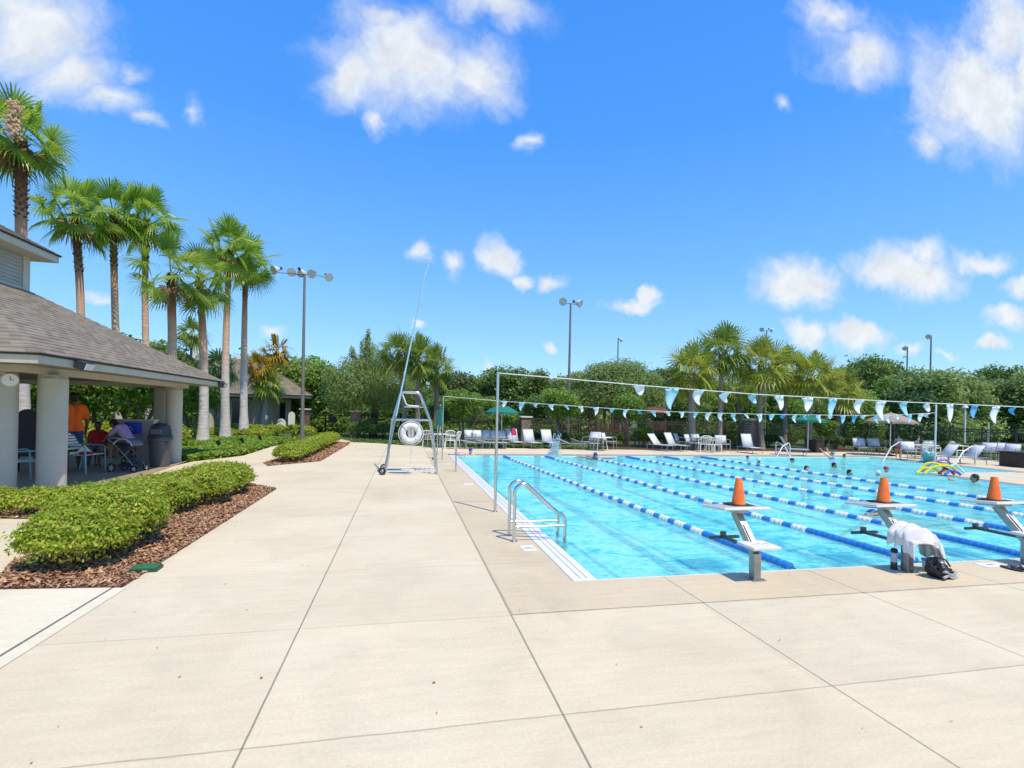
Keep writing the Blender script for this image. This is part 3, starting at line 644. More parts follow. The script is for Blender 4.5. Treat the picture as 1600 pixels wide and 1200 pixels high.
# background trees: individual crowns from a few shared kinds
protos = []
for k in range(6):
    kinds = [(1.9, 2.9, 1.7, 0), (1.7, 2.6, 1.6, 1), (2.0, 2.7, 1.5, 2), (1.5, 3.1, 1.9, 0), (1.7, 3.3, 1.2, 3), (2.1, 2.5, 1.5, 1)]
    R, Z, hz, mi = kinds[k]
    Z -= .35; lob = rl(80+k, 8, R, Z, hz)
    if k != 4: lob += [(math.cos(q)*R*.55, math.sin(q)*R*.55, .75, R*.55, R*.55, .8) for q in (0, 1.6, 3.1, 4.7)]
    protos.append((Z+hz*1.35, lob, mi))
pt = {}
BT = [(170, 34, 505, 0, 'dark tree showing over the pavilion roof ridge behind the third palm'), (222, 38, 520, 1, 'green tree showing over the pavilion roof between palm trunks'), (262, 36, 525, 0, 'tree showing over the low end of the pavilion roof'),
      (330, 44, 545, 1, 'tree behind the back building roof on its left'), (385, 42, 538, 3, 'dark tree behind the back building roof in the middle'), (440, 42, 545, 0, 'tree behind the right end of the back building roof'),
      (475, 40, 545, 1, 'round tree behind the left light pole'), (505, 37, 560, 1, 'bright green tree left of the feathery tree'), (640, 42, 590, 0, 'dark tree behind the three cabbage palms'), (607, 39, 600, 1, 'low tree filling the gap right of the feathery tree'),
      (716, 44, 572, 4, 'flat topped pine tree right of the three cabbage palms'), (752, 43, 580, 0, 'dark tree between the pine and the flag pole'), (795, 40, 563, 0, 'dark round tree behind the near flag pole'), (836, 40, 566, 3, 'dark tree just left of the middle light pole'),
      (872, 43, 580, 1, 'yellowish tree behind the middle light pole'), (905, 38, 572, 2, 'olive tree left behind the broad oak'), (1040, 39, 566, 4, 'thin dark tree right behind the broad oak'), (1062, 42, 572, 0, 'tree behind the thick trunked cabbage palm'),
      (1110, 44, 580, 1, 'bright tree behind the tallest cabbage palm'), (1160, 42, 585, 1, 'green tree between the tallest palm and its neighbour'), (1215, 42, 590, 0, 'tree behind the slim yellowish palm'), (1255, 44, 590, 1, 'bright tree behind the palm over the green umbrella'),
      (1300, 45, 570, 3, 'dark narrow tree right of the palm row'), (1345, 48, 545, 0, 'high dark tree standing above the others on the right'), (1388, 48, 550, 0, 'high dark tree left of the short light pole on the right'), (1405, 38, 580, 1, 'bright green tree below the two high dark trees'),
      (1450, 34, 562, 2, 'big olive bush like tree behind the beige umbrella'), (1497, 35, 570, 2, 'olive tree right of the beige umbrella'), (1535, 36, 585, 0, 'dark tree left of the last trees at the right edge'), (1570, 38, 560, 0, 'tall dark tree near the right edge'),
      (1600, 34, 572, 2, 'olive tree at the right edge of the view'), (1350, 36, 602, 1, 'low bright tree behind the fence right of the palms'), (1240, 36, 615, 1, 'low bright tree behind the fence at the green umbrella'), (1080, 37, 612, 0, 'low dark tree behind the fence at the loungers'),
      (840, 36, 610, 0, 'low dark tree behind the open green umbrella'), (760, 37, 615, 1, 'low bright tree behind the white chairs'), (690, 36, 612, 0, 'low tree behind the closed green umbrella'), (520, 38, 600, 1, 'low tree behind the gate')]
def bgtree(x, Y, ytop, k, lab, grp='background trees beyond the fence'):
    ztop, lobes, mi = protos[k]; sx, sy = x, ytop
    top = at(x, ytop, Y)[2]
    sc = top/ztop
    if k not in pt:
        t = tree('broadleaf_tree' if k != 4 else 'pine_tree', lab, 'tree', rx(x, Y), lobes, 17000, .19, M_t[mi], .14, 90+k, group=grp, shell=.33, gap=.1, aspect=.55); pt[k] = t
    else:
        t = copy_tree(pt[k]); t['label'] = lab; t.location = rx(x, Y)
    t.rotation_euler = (0, 0, rnd.uniform(0, 6.28)); w = min(1.5, max(.85, sc))
    t.scale = (w*rnd.uniform(.95, 1.15), w*rnd.uniform(.95, 1.15), sc)
for a in BT: bgtree(*a)
# trees seen through the pavilion
for i, (x, Y, lab) in enumerate([(75, 21.5, 'leafy tree seen through the pavilion left of the man'), (150, 22, 'leafy tree seen through the pavilion above the low wall'), (215, 23, 'leafy tree seen through the pavilion above the recycling box'), (300, 30, 'dark leafy tree behind the palm trunks beside the pavilion'), (25, 20.5, 'leafy tree seen between the first two columns')]):
    tree('garden_tree', lab, 'tree', rx(x, Y), rl(140+i, 6, 1.35, 2.15, .85), 11000, .15, M_t[1], .08, 140+i, group='garden trees behind the pavilion', fork=3, gap=.15)
# distant woods
def woods():
    n = 60000; x = NP.uniform(-75, 110, n); y = NP.uniform(46, 60, n)+np.maximum(0, x-40)*-.25
    h = 3.6+.9*np.sin(x*.35)+.7*np.sin(x*.9+1)+.4*np.sin(x*2.3); z = h*(1-np.abs(NP.normal(size=n))*.35); z = np.abs(z)
    C = np.stack([x, y, z], 1); V, F = leaf_cards(C, np.tile([0, -.6, .6], (n, 1)), .55, .6); tag(raw_mesh('distant_woods', V, F, M_t[0]), kind='stuff')
    n = 9000; x = NP.uniform(-34, -8, n); y = NP.uniform(20, 40, n); z = NP.uniform(0, 1.2, n)
woods()
# hedges
def hedge(name, label, mounds, n, leaf, m, seed, cat='hedge', stems=True, twig=None, top=.0):
    cx = sum(q[0] for q in mounds)/len(mounds); cy = sum(q[1] for q in mounds)/len(mounds)
    t = thing(name, label, cat, (cx, cy, 0))
    r = np.random.RandomState(seed); P = []; D = []
    A = np.array([q[2]*q[4]+q[3]*q[4]+q[2]*q[3] for q in mounds]); A = A/A.sum()
    for i, (x, y, a, b_, h) in enumerate(mounds):
        k = int(n*A[i]); d = r.normal(size=(k, 3)); d[:, 2] = np.abs(d[:, 2])*.9-.25; d /= np.linalg.norm(d, axis=1)[:, None]
        # superellipsoid: boxy clipped hedge
        e = 2.4; s = (np.abs(d[:, 0])**e+np.abs(d[:, 1])**e+np.abs(d[:, 2])**e)**(-1/e)
        w = wob(d*1.5, seed+i, 4.); w2 = wob(d*3.3, seed+50+i, 5.)
        rad = s*(1-np.abs(r.normal(size=k))*.17)*(1+.12*w+.07*w2)+(r.random_sample(k) < .10)*r.uniform(0, .20, k)
        p = d*rad[:, None]*np.array([a, b_, h*.55])+np.array([x-cx, y-cy, h*.5]); ok = p[:, 2] > .03; P.append(p[ok]); D.append(d[ok])
    P = np.concatenate(P); D = np.concatenate(D)
    V, F = leaf_cards(P, D*.9+np.array([0, 0, .35]), leaf, .42, jit=.6)
    # give each leaf a mid fold by lifting the two side corners
    mi = (r.random_sample(len(F)) < .035).astype(int)
    raw_mesh('foliage', V, F, [m, M_hedge_red if m is M_hedge else m], t, mi=mi)
    b = MB(); rr = random.Random(seed)
    for (x, y, a, b_, h) in mounds:
        for _ in range(16):
            x0 = x-cx+rr.uniform(-.25, .25)*a; y0 = y-cy+rr.uniform(-.25, .25)*b_
            x1 = x-cx+rr.uniform(-.8, .8)*a; y1 = y-cy+rr.uniform(-.8, .8)*b_
            b.tube([(x0, y0, -.02), ((x0+x1)/2+rr.uniform(-.05, .05), (y0+y1)/2, h*.4), (x1, y1, h*.85)], [.012, .009, .004], 5)
    b.build('stems', M_trunk, t)
    return t
hedge('garden_hedge', 'nearest loose yellow green shrub hedge on the mulch beside the deck', [(-3.15, 5.84, .45, .44, .54), (-3.22, 6.5, .53, .48, .65), (-3.42, 7.15, .50, .48, .62), (-3.64, 6.8, .30, .42, .50)], 44000, .047, M_hedge, 5)
hedge('garden_hedge', 'yellow green shrub hedge behind the nearest one along the pavilion', [(-3.5, 8.45, .46, .44, .50), (-3.3, 9.2, .52, .5, .56), (-3.3, 10.1, .55, .56, .54), (-3.42, 10.85, .5, .5, .47), (-4.0, 9.6, .5, .9, .40)], 42000, .052, M_hedge, 6)
hedge('garden_hedge', 'low green shrubs at the left edge in front of the first column', [(-5.2, 8.6, .8, .40, .34), (-4.45, 8.5, .55, .42, .40), (-6.4, 8.9, .8, .4, .34)], 14000, .06, M_hedge, 7)
hedge('clipped_hedge', 'long box clipped yellow green hedge between the path and the deck', [(-3.32, 16.2+i*1.05, .42, .65, .50) for i in range(9)], 60000, .06, M_hedge, 8)
hedge('clipped_hedge', 'low clipped hedge at the foot of the left light pole', [(-9.0+i*1.0, 30.2-.0*i, .6, .5, .62) for i in range(4)]+[(-5.3, 29.2, .6, .6, .6)], 14000, .10, M_hedge, 9)
hedge('boundary_hedge', 'dark clipped hedge along the fence behind the white chairs', [(6.5+i*1.1, 26.2-.04*i, .65, .35, .62) for i in range(15)], 26000, .11, M_hedged, 10)
hedge('boundary_hedge', 'clipped hedge along the fence behind the right hand loungers', [(23.2+i*.42, 24.9-i*.93, .4, .62, .66) for i in range(13)], 26000, .10, M_hedged, 11)
hedge('shrub_row', 'dark shaded shrubs under the feathery tree by the gate', [(-2.2, 29.5, .9, .5, .9), (-1.2, 29.6, .8, .5, .8), (.4, 28.3, .7, .5, .95), (1.6, 27.8, .7, .5, 1.0), (2.9, 27.4, .8, .5, .7)], 11000, .12, M_t[0], 12, cat='shrubs')
hedge('shrub_row', 'leafy shrubs in the bed behind the ground cover', [(-9.8, 25.6, .9, .6, .55), (-8.9, 27.4, .9, .6, .5), (-7.3, 27.6, .8, .5, .5), (-9.6, 20.0, .7, .9, .75), (-8.9, 18.0, .5, .5, .7)], 14000, .11, M_hedge, 13, cat='shrubs')
hedge('shrub_row', 'sunlit green shrubs seen through the open pavilion', [(-13.5+i*1.3, 19.3+.2*i, .8, .5, .95) for i in range(5)], 14000, .10, M_hedge, 14, cat='shrubs')
# ================================================================== POOL FURNITURE
def gl(x, y): q = gp(x, y); return (q[0], q[1], 0.)
def start_block(label, X, Y, extra=False):
    t = thing('starting_block', label, 'starting block', (X, Y, 0), 0, 'starting blocks at the near pool end')
    b = MB(); b.box((0, 0, .132), (.075, .085, .264)); b.box((0, 0, .006), (.15, .16, .012)); b.build('post', M_steeld, t, bevel=.004)
    b = MB(); R = Matrix.Rotation(-math.atan2(.33, .37), 3, 'X'); b.box((0, .155, .435), (.074, .083, .47), M=R); b.build('arm', M_steeld, t, bevel=.004)
    b = MB(); b.box(Vector((0, .135, .43))+R @ Vector((0, -.0445, -.04)), (.05, .004, .24), M=R); b.build('arm_label', M_white, t)
    b = MB(); R2 = Matrix.Rotation(math.radians(-5), 3, 'X'); b.box((.01, .34, .655), (.53, .41, .028), M=R2); b.build('platform', M_whited, t, bevel=.006)
    b = MB(); b.box((.01, .34, .6705), (.47, .35, .003), M=R2); b.build('grit_tread', mat('grey_grit_tread', (.50, .50, .47), .95, 0, .2, 40., .8, 300.), t)
    b = MB()
    for sx in (-1, 1):
        for sy in (-1, 1): b.lathe([(.010, .0121), (.010, .022), (.0, .023)], c=(sx*.055, sy*.062, 0), n=6)
    b.build('anchor_bolts', M_steeld, t)
    b = MB(); b.box((0, .34, .622), (.12, .3, .03), M=R2); b.build('platform_bracket', M_steeld, t)
    b = MB(); b.box((-.01, -.06, .352), (.30, .26, .03)); b.build('step', M_whited, t, bevel=.006)
    b = MB()
    for i, w_ in enumerate((.05, .03, .06)): b.box((-.06+.06*i, -.06+.02*(i % 2), .3685), (w_, .012, .002))
    b.build('step_label', mat('faded_red_print', (.55, .32, .28), .7), t)
    b = MB(); b.box((.02, -.02, .318), (.17, .05, .03)); b.build('step_bracket', M_dark, t)
    b = MB(); b.box((.015, .31, .29), (.035, .48, .032)); b.box((.04, .555, .285), (.36, .03, .03)); b.box((.03, .56, .32), (.055, .035, .05)); b.build('backstroke_bar', mat('grey_bar_paint', (.11, .11, .11), .45, .4), t, bevel=.003)
    return t
sb = start_block('steel starting block standing alone, nearest the pool ladder', 3.43, 4.40)
s2 = copy_tree(sb); s2.location = (5.28, 4.40, 0); s2['label'] = 'starting block with a white towel hung over its step'
s3 = copy_tree(sb); s3.location = (6.98, 4.42, 0); s3['label'] = 'starting block cut off by the right edge of the photo'
mk = MB(); mk.box((.21, .36-.2, .674), (.10, .03, .004)); mk.build('red_mark', mat('red_print', (.25, .01, .01), .6), s3)
def cone(label, X, Y, Z):
    t = thing('traffic_cone', label, 'traffic cone', (X, Y, Z), 0, 'orange cones on the starting blocks')
    b = MB(); b.box((0, 0, .008), (.23, .22, .014)); b.build('base_plate', M_black, t, bevel=.004)
    b = MB(); b.lathe([(.071, .0152), (.071, .022), (.067, .03), (.034, .275), (.032, .282), (.022, .282), (.020, .27)], n=28); b.build('cone_body', M_orange, t, smooth=True)
    return t
c1 = cone('orange traffic cone on the starting block nearest the ladder', 3.48, 4.74, .672)
for X, lab in ((5.34, 'orange traffic cone above the white towel'), (6.95, 'orange traffic cone nearest the right edge of the photo')):
    c = copy_tree(c1); c.location = (X, 4.74, .672); c['label'] = lab; c.rotation_euler = (0, 0, .1)
# towel over second step
def towel():
    R, C = 40, 60; P = []
    for i in range(R):
        v = i/(R-1); row = []
        for j in range(C):
            u = j/(C-1)
            # path across the step: over its left edge, a mound on top, then hanging down on the right
            if u < .12: x = -.205; z = .30+.12*(u/.12)
            elif u < .60: s = (u-.12)/.48; x = -.205+.36*s; z = .42+.075*math.sin(s*pi*.9+.1)
            else: s = (u-.60)/.40; x = .155+.13*math.sin(s*1.4); z = .445-.30*s**1.15
            narrow = 1-.35*max(0, (u-.6)/.4)
            y = (-.235+.34*v-(-.065))*narrow-.065
            e = max(0, .42-v)/.42
            z -= .13*e**1.6*(1 if u < .6 else .4)
            f = .020*math.sin(v*19+u*6+.7*math.sin(u*5))+.011*math.sin(v*37-u*7+1)+.006*math.sin(v*61+u*13)
            z += f*(1 if u < .6 else .35); x += (f*1.3 if u >= .5 else f*.5)
            y += .018*math.sin(u*11+v*4); z += .03*math.sin(v*14)*max(0, u-.85)/.15
            row.append((x*.92, y*.92, z-.012))
        P.append(row)
    b = MB(); b.grid([[Vector(p)+Vector((5.31, 4.41, 0)) for p in r] for r in P])
    o = b.build('beach_towel', M_towel, smooth=True, loc=(5.28, 4.42, .40), solid=.016); m = o.modifiers.new('s', 'SUBSURF'); m.levels = 1; m.render_levels = 1
    return tag(o, 'crumpled white towel draped over the step of the starting block', 'towel')
towel()
def bag():
    b = MB(); R = 22; C = 30; P = []
    t = thing('swim_bag', 'crumpled black and silver swim bag lying beside the starting block', 'bag', (5.42, 4.17, 0), .2)
    def shell(a0, a1, dx, grow, name, m):
        P = []
        for i in range(R+1):
            th = pi*i/R
            row = []
            for j in range(C):
                an = 2*pi*j/C; x = math.copysign(abs(math.cos(an))**.6, math.cos(an))*.125; y = math.copysign(abs(math.sin(an))**.6, math.sin(an))*.085
                s = math.sin(th)**.55; zz = (1-math.cos(th))*.5
                hgt = .20-.10*(x/.12*.5+.5)
                z = zz*hgt; n_ = 1+.10*math.sin(an*5+zz*9)+.06*math.sin(an*11-zz*14)
                row.append((x*s*n_*grow+dx*zz, y*s*n_*grow, max(.002, z*n_*grow)))
            P.append(row+[row[0]])
        b = MB(); b.grid(P); return b.build(name, m, t, smooth=True)
    shell(0, 1, -.03, 1., 'bag_body', M_bagb)
    b = MB()
    for k, (z, w) in enumerate(((.035, .10), (.075, .09))):
        pts = [(-.11+.24*i/12, -.088-.006*math.sin(i), z+.02*math.sin(i*.5+k)-.01*i/12) for i in range(13)]
        b.tube(pts, .014, 6)
    b.build('mesh_panel', M_bagw, t, smooth=True)
    b = MB(); b.tube([(-.1, .02, .17), (-.05, -.03, .215), (.02, -.04, .19), (.08, -.05, .12)], .008, 6); b.build('strap', M_bagb, t, smooth=True)
bag()
t = thing('drink_bottle', 'clear drink bottle with dark cap standing by the starting block post', 'bottle', (5.19, 4.47, 0))
b = MB(); b.lathe([(.030, .004), (.031, .01), (.031, .085)], n=18); b.build('bottle_base', mat('dark_bottle', (.03, .035, .05), .2), t, smooth=True)
b = MB(); b.lathe([(.0308, .0855), (.031, .17), (.026, .185)], n=18); b.build('bottle_body', mat('pale_bottle', (.42, .50, .52), .15), t, smooth=True)
b = MB(); b.lathe([(.033, .186), (.034, .215), (.022, .23), (.0, .232)], n=18); b.build('cap', M_black, t, smooth=True)
t = thing('white_tub', 'small white tub behind the black swim bag', 'tub', (5.58, 4.42, 0))
b = MB(); b.lathe([(.045, 0), (.055, .09), (.057, .10)], n=16); b.build('tub_body', M_white, t, smooth=True)
b = MB(); b.lathe([(.060, .1005), (.060, .115), (.0, .117)], n=16); b.build('lid', M_blue, t, smooth=True)
t = thing('folded_sandals', 'dark sandals on the deck at the right edge of the photo', 'sandals', (6.60, 4.28, 0))
for k in (-1, 1):
    b = MB(); b.lathe([(.0, 0), (.048, 0.002), (.05, .02), (.0, .022)], n=14, M=Matrix.Diagonal((1, 2.2, 1))); 
    for i, v in enumerate(b.v): b.v[i] = (v[0]+k*.055, v[1], v[2])
    s_ = b.build('sandal', M_black, t, smooth=True)
    b = MB(); b.tube([(k*.055-.045, 0, .018), (k*.055, .02, .055), (k*.055+.045, 0, .018)], .008, 6); b.build('strap', mat('violet_strap', (.12, .10, .2)), s_, smooth=True)
# ladder
def arc(c, r, a0, a1, n=8): return [(c[0]+r*math.cos(a0+(a1-a0)*i/n), c[1]+r*math.sin(a0+(a1-a0)*i/n)) for i in range(n+1)]
t = thing('pool_ladder', 'steel pool ladder with two looped handrails on the left pool edge', 'pool ladder', (1.36, 6.26, 0))
for k, Y in enumerate((6.12, 6.42)):
    xz = [(1.36, 0), (1.36, .55)]+arc((1.47, .60), .115, pi, pi*.36, 10)+[(1.60, .63), (1.90, .36)]+arc((1.89, .23), .13, pi*.30, 0, 6)+[(2.02, -.1), (2.02, -1.0)]
    b = MB(); b.tube([(x, Y, z) for x, z in xz], .021, 12); h_ = b.build('handrail', M_steel, t, smooth=True, world=True)
    b = MB(); b.lathe([(.045, .002), (.045, .010), (.025, .022)], c=(1.36, Y, 0), n=18); b.build('escutcheon', M_steel, h_, smooth=True, world=True)
    b = MB(); b.tube([(1.36, Y, .185), (2.02, Y, .185)], .014, 10); b.build('cross_bar', M_steel, t, smooth=True, world=True)
for z in (-.10, -.38, -.66):
    b = MB(); b.box((2.02, 6.27, z), (.09, .27, .03)); b.build('tread', mat('blue_grey_tread', (.08, .30, .45), .5), t, world=True)
# depth tiles
def tile(label, x, y, rz, wx, wy, txt):
    t = thing('depth_marker', label, 'depth marker', (x, y, .004), rz, None)
    b = MB(); b.box((0, 0, .003), (wx, wy, .003)); b.build('tile', M_white, t)
    cu = bpy.data.curves.new('lettering', 'FONT'); cu.body = txt; cu.align_x = 'CENTER'; cu.align_y = 'CENTER'; cu.size = min(wy*.42, wx*1.5/max(len(q_) for q_ in txt.split('\n'))); cu.extrude = .0004
    o = bpy.data.objects.new('tmp', cu); COL.objects.link(o); dg = bpy.context.evaluated_depsgraph_get(); me = bpy.data.meshes.new_from_object(o.evaluated_get(dg)); bpy.data.objects.remove(o)
    o = bpy.data.objects.new('lettering', me); me.materials.clear(); me.materials.append(M_dark); COL.objects.link(o); o.parent = t; o.location = (0, 0, .0055)
tile('white no diving tile at the foot of the pool ladder', 1.465, 5.79, 0, .16, .24, 'NO\nDIVING')
tile('white depth tile between the second and third starting blocks', 6.49, 4.44, 0, .30, .15, '4 FT')
q = gl(732, 757); tile('white depth tile beyond the near flag pole', q[0], q[1], 0, .20, .30, '4 FT')
q = gl(698, 725); tile('farthest white depth tile on the left pool edge', q[0], q[1], 0, .22, .3, '3 FT')
t = thing('valve_box', 'green valve box lid in the mulch at the deck edge', 'valve box', (gl(228, 891)[0], gl(228, 891)[1], .01), .05)
b = MB(); b.box((0, 0, .02), (.22, .14, .03)); b.build('lid', mat('green_plastic_lid', (.03, .16, .07), .5), t, bevel=.004)
b = MB(); b.box((0, 0, .006), (.24, .16, .03)); b.build('rim', mat('dark_green_rim', (.02, .08, .04), .5), t)
# lane ropes
RN = [4.15, 5.83, 7.48, 9.12, 10.8, 12.5]; RF = [3.62, 5.22, 6.83, 8.45, 10.05, 11.65]
ORD = ['first', 'second', 'third', 'fourth', 'fifth', 'sixth']
Y0, Y1 = 4.72, 18.35
MY = Matrix(((1, 0, 0), (0, 0, 1), (0, 1, 0)))
def float_mesh(L_, m_, big):
    d = L_/m_; pr = [(.012, 0)]
    for q in range(m_):
        a = q*d; pr += [(big*.55 if q else .02, a+.001), (big*.92, a+.004), (big, a+.012), (big, a+d*.72), (big*.9, a+d*.82), (big*.5, a+d*.86)]
    pr.append((.012, L_-.004)); b = MB(); b.lathe(pr, n=12, M=MY); return b
for i in range(6):
    dx = RF[i]-RN[i]; ang = math.atan2(dx, Y1-Y0)
    if i == 0:
        t = thing('lane_rope', '', 'lane rope', (RN[i], Y0, WL+.012), -ang, 'blue and white lane ropes across the pool')
        L = Y1-Y0
        o = float_mesh(1.55, 17, .056).build('blue_end_float', M_blue, t, smooth=True); o.location = (0, .03, 0)
        o = float_mesh(.9, 10, .056).build('blue_end_float', M_blue, t, smooth=True); o.location = (0, L-.95, 0)
        seg = (L-.98-1.6)/52; fb = fw = None; sw_ = seg*1.2; sb_ = seg*.8
        for k in range(52):
            white = k % 2 == 0; pr_ = fw if white else fb
            if pr_ is None:
                pr_ = float_mesh((sw_ if white else sb_)-.004, 3, .056 if white else .050).build('white_float' if white else 'blue_float', M_floatw if white else M_blue, t, smooth=True)
                if white: fw = pr_
                else: fb = pr_
            else: pr_ = pr_.copy(); COL.objects.link(pr_); pr_.parent = t
            pr_.location = (0, 1.6+(k//2)*2*seg+(0 if white else sw_), 0)
        b = MB(); b.tube([(0, -.09, .01), (0, Y1-Y0+.15, .0)], .007, 6); b.build('cable', M_cable, t)
        rope0 = t
    else: t = copy_tree(rope0); t.location = (RN[i], Y0, WL+.012); t.rotation_euler = (0, 0, -ang)
    t['label'] = ['blue and white lane rope nearest the ladder, ending by the lone starting block', 'lane rope ending beside the swim bag, second from the ladder', 'third lane rope counted from the pool ladder side', 'fourth lane rope counted from the pool ladder side', 'fifth lane rope counted from the pool ladder side, next to the outermost', 'outermost lane rope, farthest from the pool ladder'][i]
# flag poles and pennants
def pole(name, label, x, y, h, r, m=M_steel, cat='pole', group=None, lean=(0, 0)):
    t = thing(name, label, cat, (x, y, 0), 0, group)
    b = MB(); b.tube([(0, 0, 0), (lean[0], lean[1], h)], r, 12); b.build('post', m, t, smooth=True)
    b = MB(); b.lathe([(r*2, .001), (r*2, .008), (r*1.2, .02)], n=14); b.build('base_flange', m, t, smooth=True)
    return t
pole('flag_pole', 'tall steel flag pole nearest the pool ladder', 1.455, 7.99, 2.24, .024, M_steel, 'flag pole')
pole('flag_pole', 'thin flag pole at the far left pool corner', 1.25, 16.83, 2.10, .022, M_steel, 'flag pole')
pole('flag_pole', 'thin flag pole beside the pile of pool noodles', 16.5, 12.92, 2.16, .024, M_alu, 'flag pole')
q = gl(712, 737); pole('short_post', 'short steel post at the pool edge, nearer of two', q[0], q[1], 1.02, .022, M_steel, 'post')
q = gl(683, 711); pole('short_post', 'short steel post at the pool edge, farther of two', q[0], q[1], 1.08, .022, M_steel, 'post')
def pennants(name, label, P, xs, w, l, seed, zoff):
    r = random.Random(seed); P = [Vector(p) for p in P]
    t = thing(name, label, 'pennant string', P[0]-Vector((0, 0, P[0].z)))
    b = MB(); b.tube(P, .008, 6); b.build('string', M_rope, t, smooth=True, world=True)
    for i, (p, d) in enumerate(xs):
        wd = w*r.uniform(.85, 1.1); ln = l*r.choice((.55, .8, 1.1, 1.15)) if r.random() < .7 else l*.48; curl = r.uniform(.02, .09) if ln < .7*l else .03; side = r.uniform(.1, .5)*w if ln < .8*l else .02
        rows = []; nn = 8
        for k in range(nn):
            v = k/(nn-1); row = []
            for s_ in range(5):
                u = (s_/4-.5)*wd*(1-v); row.append(Vector(p)+d*(u+side*v+.03*math.sin(v*5+i))+Vector((0, curl*math.sin(v*4+u*9)+.12*v*(1 if ln < .7*l else .1), -.006-ln*v+.02*math.sin(u*14+v*6))))
            rows.append(row)
        g = MB(); g.grid(rows)
        g.build('pennant', [M_pennw, M_pennb, M_pennw][i % 3] if r.random() > .06 else M_pennd, t, smooth=True, world=True, solid=.004)
NS = [(779, 583), (900, 593), (1010, 603), (1180, 616), (1400, 627.5), (1600, 636)]
def interp(T, x):
    for (a, b_) in zip(T, T[1:]):
        if a[0] <= x <= b_[0]: return a[1]+(b_[1]-a[1])*(x-a[0])/(b_[0]-a[0])
    return T[-1][1]
Pn = [at(x, y, 7.99) for x, y in NS]+[(16.5, 7.99, 2.05)]
xs = [(at(x, interp(NS, x), 7.99), Vector((1, 0, -.02))) for x in (997, 1048, 1091, 1136, 1180, 1219, 1262, 1300, 1342, 1377, 1414, 1452, 1485, 1522, 1555, 1587)]
pennants('pennant_string', 'nearer string of white and blue pennants across the pool', Pn, xs, .28, .33, 5, 0)
FS = [(692, 619), (780, 626.5), (900, 634.5), (980, 640), (1040, 643), (1180, 647), (1320, 649), (1400, 648.5), (1461, 645)]
def fy(x): X = (x-692)/(1461-692); return 16.83+(12.92-16.83)*X**1.25
Pf = [at(x, y, fy(x)) for x, y in FS]
xs = [(at(x, interp(FS, x), fy(x)), Vector((.97, -.24, 0))) for x in (787, 814, 838, 862, 886, 908, 931, 955, 977, 1000, 1022, 1044, 1065, 1086, 1106, 1126, 1147, 1167, 1187, 1205, 1224, 1242, 1261, 1280, 1298, 1317, 1335, 1352, 1370, 1387, 1404, 1421, 1438, 1452)]
pennants('pennant_string', 'farther string of small pennants across the pool', Pf, xs, .22, .24, 9, 0)
# lifeguard chair
t = thing('lifeguard_chair', 'tall steel lifeguard chair with wheels standing on the deck', 'lifeguard chair', (.2, 13.25, 0))
def side_frame(y0, y1):
    xz = [(-.44, .05), (-.40, .25), (-.30, 1.3), (-.13, 1.93)]+arc((-.02, 1.95), .11, pi*.92, pi*.5, 6)+[(.28, 2.06)]+arc((.29, 1.94), .12, pi*.5, .18, 6)+[(.66, 1.33), (.80, .45), (.84, .03)]
    return [(x, y0+(y1-y0)*z/2.06, z) for x, z in xz]
F1, F2 = side_frame(12.88, 13.02), side_frame(13.62, 13.48)
for F_ in (F1, F2):
    b = MB(); b.tube(F_, .027, 10); b.build('side_frame', M_steel, t, smooth=True, world=True)
def yat(z, far): return (12.88+.14*z/2.06) if not far else (13.62-.14*z/2.06)
b = MB()
for z in (1.36,):
    b.tube([(-.31, yat(z, 0), z), (.66, yat(z, 0), z)], .024, 8); b.tube([(-.31, yat(z, 1), z), (.66, yat(z, 1), z)], .024, 8)
b.tube([(-.31, yat(1.36, 0), 1.36), (-.31, yat(1.36, 1), 1.36)], .02, 8); b.tube([(.66, yat(1.36, 0), 1.36), (.66, yat(1.36, 1), 1.36)], .02, 8)
b.build('foot_rest_frame', M_steel, t, smooth=True, world=True)
b = MB()
for y in (12.9, 13.6): b.tube([(-.42, y, .075), (.82, y, .075)], .017, 8)
b.tube([(-.43, 12.85, .1), (-.43, 13.65, .1)], .02, 8); b.tube([(.83, 12.88, .05), (.83, 13.62, .05)], .02, 8)
b.build('base_rail', M_alu, t, smooth=True, world=True)
for z in (.35, .65, .95):
    b = MB(); x = .80-.15*z; b.tube([(x, yat(z, 0), z), (x, yat(z, 1), z)], .022, 8); b.build('rung', M_steel, t, smooth=True, world=True)
for y in (12.80, 13.70):
    b = MB(); b.tube([(-.50+.072*math.cos(a), y, .088+.072*math.sin(a)) for a in [i*pi/10 for i in range(20)]], .018, 6, closed=True); w_ = b.build('wheel', M_rubber, t, smooth=True, world=True)
    b = MB(); b.sph((-.50, y, .10), (.04, .02, .04)); b.tube([(-.50, y, .1), (-.44, y+(.05 if y < 13 else -.05), .1)], .015, 6); b.build('hub', M_steeld, w_, smooth=True, world=True)
# moulded white seat
b = MB(); prof = [(-.06, 2.05), (-.05, 1.98), (.02, 1.80), (.06, 1.735), (.12, 1.72), (.34, 1.71), (.37, 1.70)]
b.grid([[(x, y, z) for (x, z) in prof] for y in (13.02, 13.14, 13.25, 13.36, 13.48)]); b.build('seat', M_white, t, smooth=True, world=True, solid=.03)
b = MB(); b.tube([(.0, 13.02, 1.69), (.35, 13.02, 1.69)], .018, 6); b.tube([(.0, 13.48, 1.69), (.35, 13.48, 1.69)], .018, 6); b.tube([(.35, 13.0, 1.69), (.35, 13.5, 1.69)], .018, 6)
b.tube([(.47, 12.98, 1.69), (.32, 13.02, 1.69)], .018, 6); b.build('seat_frame', M_steel, t, smooth=True, world=True)
